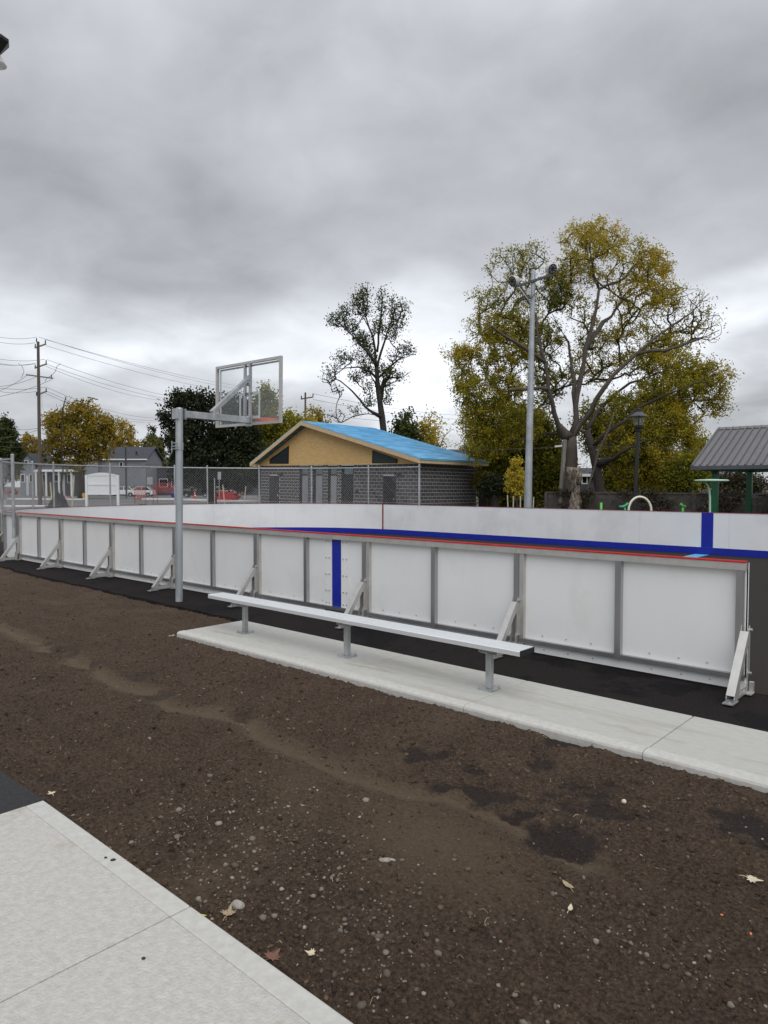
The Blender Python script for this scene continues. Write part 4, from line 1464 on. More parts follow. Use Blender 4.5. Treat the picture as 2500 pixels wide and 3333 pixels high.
def tree(name, label, depth, limbs, lobes, leafmat, barkmat='bark', scale=1.0, trunk_r=.3, per=55, spread=.45, leaf=(.15, .075), tip=.012, seg=.6, group=None, seed=1, zoomf=None, flat=.8, droop=.35, cat='tree', base_z=0.0, nmul=1.0, back=0.0):
    """limbs: list of polylines of sight-line points (x, y[, depth offset]); lobes: (cx, cy, rx, ry, clusters, tone, leaf factor)"""
    rng = np.random.default_rng(seed)
    zf = zoomf or (lambda x, y: (x, y))
    def P3(x, y, dd=0):
        return at(*zf(x, y), depth + dd)
    nodes, par, rmin, limb_ids = [], [], [], []
    def near_node(p):
        a = np.asarray(nodes)
        return int(np.argmin(((a - p) ** 2).sum(1)))
    for li, L_ in enumerate(limbs):
        pts = [P3(*q) for q in L_]
        if li == 0:
            pts[0] = np.array([pts[0][0], pts[0][1], base_z - .3])
        if li == 0:
            nodes.append(pts[0])
            par.append(-1)
            rmin.append(trunk_r)
            prev = 0
            rs = np.linspace(trunk_r, trunk_r * .55, len(pts))
            st_ = 1
        else:
            prev = near_node(pts[0])
            rs = np.linspace(trunk_r * .42, trunk_r * .05, len(pts))
            st_ = 0
        for k in range(st_, len(pts)):
            a, b = nodes[prev], pts[k]
            if np.linalg.norm(b - a) < .05:
                continue
            m = max(1, int(np.linalg.norm(b - a) / (seg * 1.2)))
            for j in range(1, m + 1):
                q = a + (b - a) * j / m
                if j < m:
                    q = q + rng.normal(size=3) * .06 * scale
                nodes.append(q)
                par.append(prev)
                rmin.append(rs[k])
                prev = len(nodes) - 1
                limb_ids.append((li, prev))
    n_limb = len(nodes)
    cl, tone, lf, rad = [], [], [], []
    for (cx, cy, rx, ry, n, tn, fa, *bk) in lobes:
        mpx = depth / 2300.0
        (x0, y0), (x1, y1) = zf(cx, cy), zf(cx + rx, cy + ry)
        rxw, ryw = abs(x1 - x0) * mpx, abs(y1 - y0) * mpx
        c0 = at(x0, y0, depth)
        k = 0
        c0 = c0 + FW * (back + (bk[0] if bk else 0))
        n = int(n * nmul)
        while k < n:
            v = rng.uniform(-1, 1, 3)
            rr = (v ** 2).sum()
            if rr > 1 or rr < .12 * rng.uniform():
                continue
            p = c0 + RT * v[0] * rxw + np.array([0, 0, 1]) * v[1] * ryw + FW * v[2] * max(rxw, ryw) * flat
            cl.append(p)
            tone.append(tn)
            lf.append(fa)
            k += 1
    cl = np.array(cl)
    tone = np.array(tone)
    lf = np.array(lf)
    root = nodes[min(2, len(nodes) - 1)]
    order = np.argsort(((cl - root) ** 2).sum(1))
    ends = []
    arr = np.zeros((len(nodes) + len(cl) * 14, 3))
    arr[:len(nodes)] = nodes
    dirs = np.zeros_like(arr)
    for i in range(1, len(nodes)):
        v = nodes[i] - nodes[par[i]]
        dirs[i] = v / max(np.linalg.norm(v), 1e-6)
    dirs[0] = (0, 0, 1)
    cntn = len(nodes)
    n_skip = max(2, sum(1 for l_, i in limb_ids if l_ == 0) - 1)
    for ci in order:
        p = cl[ci]
        A = arr[:cntn]
        dv = p - A
        dist = np.sqrt((dv ** 2).sum(1))
        # prefer attaching from below / inside
        cosv = (dv * dirs[:cntn]).sum(1) / np.maximum(dist, 1e-6)
        cost = dist * (1 + .75 * (1 - cosv)) + .25
        cost[:n_skip] += 6
        j = int(np.argmin(cost))
        a = arr[j].copy()
        L_ = dist[j]
        m = int(min(12, max(1, math.ceil(L_ / seg))))
        ctl = a + (p - a) * .3 + dirs[j] * L_ * .30 * max(0.0, float(cosv[j])) + np.array([0, 0, .04 * L_]) + rng.normal(size=3) * .05 * L_
        prev = j
        for k in range(1, m + 1):
            t = k / m
            q = a * (1 - t) ** 2 + ctl * 2 * t * (1 - t) + p * t * t + (rng.normal(size=3) * .03 * scale if k < m else 0)
            v = q - arr[prev]
            dirs[cntn] = v / max(np.linalg.norm(v), 1e-6)
            arr[cntn] = q
            nodes.append(q)
            par.append(prev)
            rmin.append(0)
            prev = cntn
            cntn += 1
        ends.append(prev)
    A = arr[:cntn]
    par = np.array(par)
    cnt_ = np.zeros(cntn)
    cnt_[ends] += 1
    for i in range(cntn - 1, 0, -1):
        cnt_[par[i]] += cnt_[i]
    r = np.maximum(tip * np.maximum(cnt_, 1) ** .45, np.array(rmin) * .9)
    r[n_limb:] = np.minimum(r[n_limb:], trunk_r * .12)
    r[:n_limb] = np.minimum(np.maximum(r[:n_limb], np.array(rmin[:n_limb]) * .8), trunk_r * 1.05)
    for i in range(1, cntn):
        r[i] = min(r[i], r[par[i]])
    ed = np.arange(1, cntn)
    root_o = tag(empty(name, (float(A[0][0]), float(A[0][1]), base_z)), label, cat, group)
    O = np.array([A[0][0], A[0][1], base_z])
    for li in range(len(limbs)):
        ids = [i for l_, i in limb_ids if l_ == li]
        if not ids:
            continue
        ids = [int(par[ids[0]])] + ids
        rr_ = [float(r[i]) for i in ids]
        if li:
            rr_[0] = min(rr_[0], rr_[1] * 1.25)
        else:
            rr_[0] *= 1.15
        MB().tube([A[i] - O for i in ids], rr_, 9).build('trunk' if li == 0 else 'limb', barkmat, root_o, smooth=True, fix=False)
    idx_ = np.arange(n_limb, cntn)
    V, F = tubes_np(A[par[idx_]] - O, A[idx_] - O, np.minimum(r[par[idx_]], r[idx_] * 1.5), r[idx_], 4)
    np_mesh('twigs', V, F, 'bark_dark' if barkmat == 'bark' else barkmat, root_o, smooth=True)['kind'] = 'stuff'  # twigs darker than limbs: backlit look put into the bark colour
    # leaves
    reps = rng.poisson(np.maximum(per * lf, 0.01))
    C = np.repeat(cl, reps, 0)
    T_ = np.repeat(tone, reps)
    cl_t = np.repeat(rng.normal(size=len(cl)) * .10, reps)
    inward = A[par[np.array(ends)]]
    tips = np.zeros_like(cl)
    tips[order] = inward
    dr = cl - tips
    dr = dr / np.maximum(np.linalg.norm(dr, axis=1, keepdims=True), 1e-4) + rng.normal(size=cl.shape) * .45
    dr[:, 2] += .25 - droop
    dr = np.repeat(dr / np.linalg.norm(dr, axis=1, keepdims=True), reps, 0)
    # several sprays leave each twig end
    dr = dr + np.round(rng.normal(size=C.shape) * 1.2) * .55
    dr = dr / np.maximum(np.linalg.norm(dr, axis=1, keepdims=True), .5)
    off_ = dr * (rng.uniform(-.25, 1.0, len(C)) * spread * 1.8)[:, None] + rng.normal(size=C.shape) * spread * .22
    C = C + off_
    T_ = np.clip(T_ + cl_t + rng.normal(size=len(C)) * .13, 0, 1)
    V, F = leaves_np(C, leaf[0], leaf[1], T_, rng, droop)
    if len(C):
        lv = np_mesh('crown', V - O, F, leafmat, root_o, tone=T_)
        lv['kind'] = 'stuff'
    return root_o

z4 = lambda x, y: (1400 + .663 * x, 650 + .663 * y)
# big spreading tree
tree('broad_tree', 'tall spreading tree with olive and gold leaves behind the floodlight pole', 40.0,
     [[(690, 1500), (690, 1420), (697, 1300), (695, 1230), (690, 1165)],
      [(690, 1165), (715, 1010), (745, 850), (760, 740), (790, 640), (815, 540), (830, 440), (800, 370, .5), (780, 240, .8), (820, 130, 1)],
      [(697, 1165), (790, 1040, -.5), (850, 930, -1), (900, 860, -1), (1010, 760, -1.2), (1090, 690, -1.2), (1200, 610, -1), (1290, 550, -1), (1370, 460, -1)],
      [(688, 1170), (655, 1150), (610, 1050, -.6), (580, 930, -1), (565, 800, -1), (535, 700, -1), (520, 570, -1), (450, 430, -1), (380, 300, -1)],
      [(760, 740), (850, 600, .6), (950, 490, 1), (1090, 410, 1.2)],
      [(715, 1010), (700, 850, 1), (680, 700, 1.5), (600, 560, 2)],
      [(565, 800, -1), (420, 700, -2), (300, 620, -2.5), (190, 700, -2.5)],
      [(580, 930, -1), (430, 930, -2), (250, 900, -2.5)],
      [(830, 440), (960, 380, .5), (1060, 250, .5), (1150, 290, .5)],
      [(1010, 760, -1.2), (1150, 740, -1.5), (1300, 690, -1.5), (1420, 640, -1.5)]],
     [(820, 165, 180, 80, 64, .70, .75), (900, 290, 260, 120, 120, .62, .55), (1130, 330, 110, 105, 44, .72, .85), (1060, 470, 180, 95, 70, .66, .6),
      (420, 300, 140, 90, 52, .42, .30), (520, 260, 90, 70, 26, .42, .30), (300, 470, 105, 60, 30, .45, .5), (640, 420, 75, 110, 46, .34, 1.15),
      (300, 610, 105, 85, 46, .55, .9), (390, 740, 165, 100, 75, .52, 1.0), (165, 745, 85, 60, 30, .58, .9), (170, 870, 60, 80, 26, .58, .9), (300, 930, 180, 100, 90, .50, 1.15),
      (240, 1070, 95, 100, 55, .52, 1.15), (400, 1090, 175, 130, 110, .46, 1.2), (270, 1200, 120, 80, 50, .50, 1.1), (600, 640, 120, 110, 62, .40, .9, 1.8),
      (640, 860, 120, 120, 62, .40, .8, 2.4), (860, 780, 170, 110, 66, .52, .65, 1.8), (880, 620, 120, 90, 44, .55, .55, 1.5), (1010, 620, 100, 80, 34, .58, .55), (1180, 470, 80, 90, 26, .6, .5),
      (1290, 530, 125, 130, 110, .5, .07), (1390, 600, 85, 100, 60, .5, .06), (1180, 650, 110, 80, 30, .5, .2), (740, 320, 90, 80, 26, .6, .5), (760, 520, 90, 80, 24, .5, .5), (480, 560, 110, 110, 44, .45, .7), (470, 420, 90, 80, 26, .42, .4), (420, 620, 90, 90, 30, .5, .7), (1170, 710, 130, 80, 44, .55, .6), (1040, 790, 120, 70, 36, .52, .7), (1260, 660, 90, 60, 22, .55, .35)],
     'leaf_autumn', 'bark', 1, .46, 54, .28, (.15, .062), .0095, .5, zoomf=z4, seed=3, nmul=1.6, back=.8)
# lower tree to its right
tree('leaning_tree', 'lower broad tree with yellow-green leaves right of the tall tree', 38.0,
     [[(835, 1500), (830, 1400), (815, 1300), (795, 1220), (770, 1130)],
      [(795, 1220), (900, 1120, -1), (1010, 1030, -1), (1150, 960, -1.5), (1300, 900, -1.5), (1440, 880, -1.5)],
      [(815, 1300), (940, 1240, -1.5), (1060, 1180, -2), (1180, 1180, -2)],
      [(770, 1130), (860, 1000, 1), (980, 900, 1), (1120, 850, 1), (1250, 800, 1)]],
     [(1240, 800, 150, 80, 62, .55, .7), (1400, 860, 120, 90, 56, .55, .6), (1440, 990, 70, 90, 30, .55, .5), (1220, 930, 190, 100, 95, .48, .95), (1150, 1070, 170, 130, 110, .55, 1.15),
      (1040, 1190, 190, 130, 110, .50, 1.2), (1140, 1300, 120, 110, 70, .62, 1.3), (960, 1020, 120, 90, 50, .42, .8), (1280, 1080, 80, 110, 36, .6, .8), (1010, 1330, 110, 90, 50, .5, 1.1), (1330, 1180, 60, 70, 16, .55, .6)],
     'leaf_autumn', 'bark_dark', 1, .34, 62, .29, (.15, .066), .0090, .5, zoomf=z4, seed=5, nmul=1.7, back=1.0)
# darker understorey behind
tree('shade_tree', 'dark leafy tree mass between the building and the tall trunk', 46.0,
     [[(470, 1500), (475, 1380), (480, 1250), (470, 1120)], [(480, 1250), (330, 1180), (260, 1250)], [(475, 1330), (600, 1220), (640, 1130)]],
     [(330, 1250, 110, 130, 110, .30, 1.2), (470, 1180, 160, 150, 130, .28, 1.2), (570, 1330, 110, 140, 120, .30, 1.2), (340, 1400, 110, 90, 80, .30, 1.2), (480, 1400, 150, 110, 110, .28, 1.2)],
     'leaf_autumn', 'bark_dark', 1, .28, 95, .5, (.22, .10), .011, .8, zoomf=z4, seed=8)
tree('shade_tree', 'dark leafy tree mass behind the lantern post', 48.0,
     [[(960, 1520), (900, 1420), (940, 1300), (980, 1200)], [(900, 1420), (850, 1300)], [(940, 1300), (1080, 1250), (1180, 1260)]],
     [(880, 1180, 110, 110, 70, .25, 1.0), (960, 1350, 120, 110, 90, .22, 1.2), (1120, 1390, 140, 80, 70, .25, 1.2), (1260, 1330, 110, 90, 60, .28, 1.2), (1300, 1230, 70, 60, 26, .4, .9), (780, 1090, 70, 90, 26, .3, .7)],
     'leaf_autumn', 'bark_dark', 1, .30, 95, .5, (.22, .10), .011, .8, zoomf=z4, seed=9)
# thin bare trunk leaning across
tree('bare_tree', 'thin pale bare tree leaning right in front of the tall trunks', 35.5,
     [[(1908, 1640), (1912, 1588), (1932, 1530), (1948, 1470), (1962, 1440), (1982, 1395), (2000, 1340)]],
     [(1985, 1400, 45, 55, 36, .3, .05), (1940, 1480, 45, 30, 20, .3, .03), (1905, 1500, 35, 40, 16, .3, .02)],
     'leaf_vine', 'bark', 1, .06, 20, .3, (.1, .05), .008, .5, seed=12)
# slender tree behind the building
z5 = lambda x, y: (1000 + x * .2712, 880 + y * .2712)
tree('slender_tree', 'slender upright tree with sparse green leaves behind the blue roof', 58.0,
     [[(915, 2600), (915, 1917), (895, 1750), (875, 1600), (855, 1460), (840, 1300), (832, 1160)],
      [(832, 1160), (815, 960), (790, 800), (740, 680), (700, 540), (720, 300), (725, 160)],
      [(840, 1165), (880, 1000, .5), (930, 850, .8), (1000, 640, 1), (1050, 480, 1), (1180, 370, 1)],
      [(832, 1160), (780, 1060, -.5), (720, 980, -1), (620, 860, -1.2), (500, 740, -1.5), (380, 640, -1.5), (280, 560, -1.5)],
      [(840, 1300), (760, 1220, -.5), (620, 1160, -1), (480, 1170, -1), (330, 1190, -1)],
      [(875, 1600), (1000, 1150, 1), (1120, 1050, 1), (1290, 1010, 1)],
      [(840, 1300), (960, 1180, 1), (1080, 1080, 1), (1300, 1000, 1)],
      [(875, 1480), (920, 1320, .5), (1010, 1290, .6), (1150, 1280, .8), (1250, 1210, .8)],
      [(905, 1770), (760, 1690, -1), (640, 1560, -1.5), (540, 1450, -1.5), (400, 1330, -1.5), (270, 1270, -1.5), (150, 1200, -1.5)],
      [(840, 980), (880, 600, 0), (900, 350, 0), (880, 180, 0)],
      [(855, 1460), (810, 1340, -.5), (740, 1230, -1)]],
     [(680, 400, 90, 190, 50, .35, 1.1), (580, 420, 60, 140, 22, .35, 1.0), (900, 400, 60, 200, 30, .4, .8), (1030, 470, 70, 130, 32, .4, .9), (1160, 480, 55, 110, 20, .35, .8), (430, 570, 70, 130, 28, .3, 1.2), (320, 620, 60, 90, 18, .3, 1.0),
      (520, 690, 90, 60, 24, .28, 1.3), (640, 840, 110, 80, 34, .25, 1.4), (730, 930, 60, 70, 20, .25, 1.4), (860, 700, 80, 120, 32, .45, 1.1), (1080, 640, 100, 70, 26, .4, 1.0), (1000, 780, 90, 90, 24, .35, .8), (1180, 960, 120, 80, 28, .35, .9),
      (1050, 1050, 90, 70, 16, .35, .8), (440, 1080, 120, 90, 28, .35, .9), (620, 1050, 100, 80, 22, .35, .8), (720, 1200, 80, 60, 26, .25, 1.2), (950, 1240, 110, 60, 34, .35, 1.2), (1110, 1290, 70, 40, 14, .4, 1.0), (590, 1300, 80, 60, 20, .3, 1.0),
      (300, 1200, 90, 50, 18, .35, .5), (260, 1300, 120, 60, 34, .4, .10), (360, 1460, 80, 40, 14, .4, .5), (720, 1420, 80, 80, 16, .35, .9), (960, 1420, 60, 80, 18, .4, .9), (960, 1570, 60, 60, 14, .4, .9), (740, 1590, 90, 60, 18, .35, .8),
      (580, 1700, 80, 50, 14, .35, .6), (350, 1750, 130, 90, 30, .3, .05), (780, 1050, 50, 70, 14, .3, 1.2)],
     'leaf_green', 'bark_dark', 1.2, .32, 6.5, .36, (.16, .11), .010, .5, zoomf=z5, seed=21, droop=-.8, nmul=2.1)

# trees and shrubs beyond the building
SIMPLE_MUL = 1.6
def simple_tree(name, label, px, ytop, half, depth, mat, tone, n=120, per=80, leaf=(.30, .16), seed=1, bark='bark_dark', ybot=1600, group=None, fa=1.0, sp=.7, lean_=0, cat='tree', tr=.3, lob=None):
    h = 1590 - ytop
    cy = ytop + h * .42
    ry = h * .42
    L_ = lob or [(px + lean_, ytop + ry * .62, half * .62, ry * .62, n // 3, tone + .04, fa), (px - half * .4, cy + ry * .25, half * .6, ry * .7, n // 4, tone, fa), (px + half * .4, cy + ry * .25, half * .6, ry * .7, n // 4, tone, fa), (px, cy + ry * .5, half * .85, ry * .6, n // 3, tone - .05, fa)]
    return tree(name, label, depth, [[(px, 1640), (px, 1590), (px + lean_ * .3, cy + ry * .6), (px + lean_ * .6, cy)], [(px, cy + ry * .6), (px - half * .5, cy)], [(px, cy + ry * .6), (px + half * .5, cy)]], L_, mat, bark, 1, tr, per * .62, sp * .75, leaf, .014, .9, seed=seed, group=group, cat=cat, nmul=SIMPLE_MUL)
simple_tree('shrub', 'dense dark green shrub behind the middle of the blue roof', 1320, 1350, 60, 62, 'leaf_green', .28, 90, 90, (.30, .18), 31, cat='shrub')
simple_tree('shrub', 'russet and green shrub behind the right slope of the blue roof', 1392, 1352, 45, 63, 'leaf_autumn', .62, 70, 60, (.26, .14), 32, cat='shrub')
tree('bare_shrub', 'leafless twiggy shrub beside the right slope of the blue roof', 60, [[(1420, 1640), (1420, 1520), (1425, 1460)], [(1425, 1470), (1450, 1415), (1475, 1395)]], [(1455, 1420, 35, 40, 46, .6, .02), (1430, 1400, 26, 45, 26, .8, .25)], 'leaf_autumn', 'wood_grey', 1, .06, 30, .3, (.2, .1), .010, .6, seed=33, cat='shrub')
simple_tree('roadside_tree', 'small gold tree just left of the roof ridge behind the second utility pole', 1030, 1330, 70, 85, 'leaf_gold', .45, 80, 70, (.36, .2), 34)
simple_tree('roadside_tree', 'brownish green tree behind the basketball backboard', 900, 1275, 95, 74, 'leaf_autumn', .42, 200, 95, (.32, .17), 35,
            lob=[(870, 1300, 30, 45, 24, .35, .8), (850, 1380, 75, 60, 60, .35, 1.0), (930, 1410, 80, 70, 60, .45, 1.0), (870, 1490, 130, 80, 110, .35, 1.1), (980, 1420, 60, 60, 40, .6, .9)])
simple_tree('dark_tree', 'big near-black green tree behind the basketball arm', 690, 1275, 150, 70, 'leaf_dark', .45, 320, 110, (.34, .17), 36, tr=.5,
            lob=[(600, 1310, 50, 36, 34, .5, .6), (550, 1362, 36, 26, 16, .5, .5), (680, 1330, 70, 50, 46, .5, .6), (770, 1320, 40, 40, 22, .5, .5), (630, 1430, 90, 75, 90, .5, .8), (770, 1410, 80, 80, 80, .6, .75), (680, 1520, 130, 70, 110, .5, 1.0), (790, 1520, 90, 70, 70, .6, .9), (880, 1520, 80, 60, 44, .75, .8)])
simple_tree('gold_tree', 'large golden tree right of the left utility pole', 262, 1310, 105, 100, 'leaf_gold', .45, 230, 85, (.42, .22), 37, tr=.4,
            lob=[(272, 1340, 50, 32, 34, .5, .6), (192, 1380, 50, 45, 36, .45, .7), (318, 1390, 55, 45, 40, .42, .7), (240, 1425, 95, 55, 60, .4, .8), (185, 1470, 60, 40, 32, .35, .7), (312, 1460, 50, 50, 32, .4, .8), (240, 1500, 60, 30, 20, .35, .6), (355, 1410, 25, 35, 12, .5, .6)])
simple_tree('gold_tree', 'golden tree with thin top above the grey roof', 400, 1365, 60, 148, 'leaf_gold', .55, 120, 85, (.46, .24), 38)
simple_tree('roadside_tree', 'small yellow-green tree left of the dark tree', 495, 1415, 55, 146, 'leaf_green', .75, 100, 90, (.46, .25), 39)
simple_tree('roadside_tree', 'little dark green tree top between gold and black trees', 498, 1385, 34, 155, 'leaf_dark', .7, 60, 80, (.5, .28), 40)
simple_tree('roadside_tree', 'dark rounded evergreen at the far left edge', 8, 1365, 52, 95, 'leaf_green', .2, 170, 110, (.40, .22), 41)
simple_tree('gold_tree', 'pale gold tree left of the left utility pole', 90, 1415, 60, 146, 'leaf_gold', .42, 130, 80, (.46, .24), 42)
tree('bare_tree', 'tall thin bare tree rising out of the gold tree', 88, [[(203, 1640), (203, 1500), (200, 1400), (205, 1330), (215, 1290)], [(200, 1400), (190, 1340), (183, 1315)], [(205, 1330), (235, 1290)]], [(212, 1310, 22, 25, 16, .5, .02)], 'leaf_gold', 'bark_dark', 1, .1, 10, .3, (.2, .1), .02, .8, seed=43)
simple_tree('roadside_tree', 'mid green tree filling the gap behind the shop', 590, 1480, 70, 150, 'leaf_dark', .75, 120, 90, (.42, .24), 44)
# leafy garden behind the shelter and the old wall
simple_tree('shrub', 'dark vine-covered shrub behind the shelter posts', 2400, 1560, 80, 40, 'leaf_vine', .55, 100, 80, (.18, .09), 51, cat='shrub', sp=.5)
simple_tree('shrub', 'olive shrub just left of the shelter roof', 2235, 1500, 70, 37, 'leaf_autumn', .32, 120, 90, (.18, .09), 52, cat='shrub', sp=.45)
simple_tree('shrub', 'dark green shrub right of the block building', 1610, 1570, 45, 41, 'leaf_dark', .55, 60, 90, (.18, .1), 53, cat='shrub', sp=.45)
simple_tree('shrub', 'yellowing shrub against the corner of the block building', 1572, 1545, 26, 43, 'leaf_gold', .35, 36, 70, (.16, .09), 54, cat='shrub', sp=.35)
# staked lemon-yellow sapling
sap = tree('sapling', 'staked young tree with lemon yellow leaves left of the floodlight pole', 32.0, [[(1683, 1680), (1683, 1640), (1683, 1600), (1681, 1540), (1680, 1500)]],
     [(1680, 1510, 12, 22, 10, .6, 1.0), (1680, 1550, 26, 30, 26, .5, 1.1), (1682, 1590, 30, 26, 24, .4, 1.0), (1700, 1565, 18, 26, 12, .5, .9)], 'leaf_lemon', 'bark', .4, .035, 60, .14, (.09, .06), .004, .25, seed=55)
for nm, x0, y0, x1, y1 in (('stake', 1652, 1612, 1656, 1670), ('stake', 1671, 1615, 1671, 1670), ('stake', 1694, 1614, 1694, 1670), ('stake', 1737, 1618, 1733, 1670)):
    a, b = at(x0, y0, 31.4), at(x1, y1, 31.4)
    b[2] = -.1
    q = Vector(sap.location)
    MB().tube([Vector(a) - q, Vector(b) - q], .028, 6).build(nm, 'wood_pale', sap)
for y in (1630,):
    a, b = at(1652, y, 31.4), at(1696, y, 31.4)
    q = Vector(sap.location)
    MB().tube([Vector(a) - q, Vector(b) - q], .016, 6).build('tie', 'black_metal', sap)

# ================================================================== old wall with vines, stump, post
wl0 = tag(empty('garden_wall', (-18.6, 33.2, 0)), 'old dark concrete wall covered in bare vines beneath the big trees', 'wall')
MB().box(0, 26, 0, .2, -.2, 1.47).build('wall_face', 'wall_old', wl0)
for k in range(11):
    MB().box(k * 2.5 - .08, k * 2.5 + .08, -.05, -.002, -.2, 1.50).build('pier', 'wall_old', wl0)
MB().box(-.05, 26, -.045, .23, 1.472, 1.54).build('coping', 'wall_old', wl0)
rv = np.random.default_rng(61)
vn = MB()
for k in range(420):
    x = rv.uniform(.2, 25)
    z = rv.uniform(-.1, 1.3)
    p = [(x, -.07, z)]
    for j in range(5):
        x += rv.normal() * .16
        z += rv.uniform(.03, .18)
        p.append((x, -.07 - abs(rv.normal()) * .05, min(z, 1.72)))
    vn.tube(p, .006 + .006 * rv.uniform(), 3, cap=False)
stuff(vn.build('vine_stems', 'bark', wl0, fix=False))
n = 9000
C = np.stack([rv.uniform(0, 26, n), -.10 - np.abs(rv.normal(size=n)) * .10, rv.beta(1.6, 1.1, n) * 1.75], 1)
dens = fbm(C[:, 0] * .9, C[:, 2] * 1.2, 3, 90) + np.clip((C[:, 0] - 8) / 30, 0, .35)
C = C[dens > .02]
V, F = leaves_np(C, .13, .085, None, rv)
stuff(np_mesh('vine_leaves', V, F, 'leaf_vine', wl0, tone=rv.uniform(0, 1, len(C))))

p0 = at(1868, 1640, 35.8)
stp = tag(empty('tree_stump', (p0[0], p0[1], 0)), 'tall gnarled pale stump in front of the big trunk', 'stump')
vv, ff = [], []
nz_, nk = 26, 20
for i in range(nz_):
    z = 2.75 * i / (nz_ - 1)
    for k in range(nk):
        t = 2 * math.pi * k / nk
        r_ = (.30 + .10 * math.sin(z * 2.6 + 1)) * (1 - .12 * (z / 2.7)) + .12 * mnoise.noise((math.cos(t) * 2, math.sin(t) * 2, z * 2.2)) + .05 * mnoise.noise((math.cos(t) * 6, math.sin(t) * 6, z * 6))
        zz = z + (.25 * mnoise.noise((math.cos(t) * 2, math.sin(t) * 2, 5)) if i > nz_ - 4 else 0)
        vv.append((r_ * math.cos(t) + .10 * math.sin(z * 1.5), r_ * math.sin(t), zz))
for i in range(nz_ - 1):
    for k in range(nk):
        k2 = (k + 1) % nk
        ff.append((i * nk + k, i * nk + k2, (i + 1) * nk + k2, (i + 1) * nk + k))
ff.append(tuple((nz_ - 1) * nk + k for k in range(nk)))
MB().add(vv, ff).build('trunk', 'stump_wood', stp, smooth=True)
MB().tube([(.1, 0, 1.9), (.35, -.1, 2.15), (.42, -.1, 2.5)], [.14, .11, .07], 8).build('branch_stub', 'stump_wood', stp, smooth=True)
a, b = at(1839, 1431, 36.5), at(1826, 1600, 36.5)
wp = tag(empty('wooden_post', (b[0], b[1], 0)), 'weathered grey wooden post leaning beside the big trunk', 'post')
MB().tube([(-.02, 0, -.2), (0, 0, b[2]), tuple(a - np.array([b[0], b[1], 0]))], .11, 8).build('post', 'wood_grey', wp)
MB().bar(tuple(at(1806, 1453, 36.5) - np.array([b[0], b[1], 0])), tuple(at(1829, 1451, 36.5) - np.array([b[0], b[1], 0])), .10, .09).build('street_light_arm', 'lamp_shell', wp)

# ================================================================== street, houses and traffic beyond the end of the rink
def flat_quad(name, mat, pts, z):
    v = [(*gnd(x, y, z)[:2], z) for x, y in pts]
    n_ = len(v)
    return struct(MB().add(v + [(a, b, z - .05) for a, b, _ in v], [tuple(range(n_)), tuple(reversed(range(n_, 2 * n_)))] + [(i, n_ + i, n_ + (i + 1) % n_, (i + 1) % n_) for i in range(n_)]).build(name, mat))
flat_quad('parking_asphalt', 'road', [(-500, 1664), (1100, 1664), (1100, 1624), (-500, 1624)], -.14)
flat_quad('street', 'road', [(-700, 1622), (1200, 1622), (1200, 1606.5), (-700, 1606.5)], -.135)
flat_quad('verge', 'lawn', [(60, 1606.2), (700, 1606.2), (700, 1598), (60, 1598)], -.13)
def kerb(x0, y0, x1, y1, w_, h_):
    a, b = gnd(x0, y0, -.13), gnd(x1, y1, -.13)
    return struct(MB().bar((a[0], a[1], -.13 + h_ / 2), (b[0], b[1], -.13 + h_ / 2), w_, h_).build('kerb', 'kerb_white', bevel=.02))
kerb(-120, 1650, 150, 1649, 1.6, .10)
kerb(-200, 1624, -10, 1624, 1.2, .16)
kerb(30, 1626, 275, 1627, 1.0, .16)
kerb(465, 1627, 575, 1627, 1.0, .20)
kerb(600, 1629, 745, 1634, 1.0, .22)
kerb(762, 1634, 850, 1638, 1.0, .22)

def basis(depth, px, py=1590):
    """origin on the sight line, x to the right of the view, y away, z up"""
    p = at(px, py, depth)
    return (p[0], p[1], 0), (0, 0, YAW)
def px2m(px, cx_, depth):
    return (px - cx_) * depth / 2300.0
def zpx(py, depth):
    return EYE + (1576 - py) * depth / 2300.0

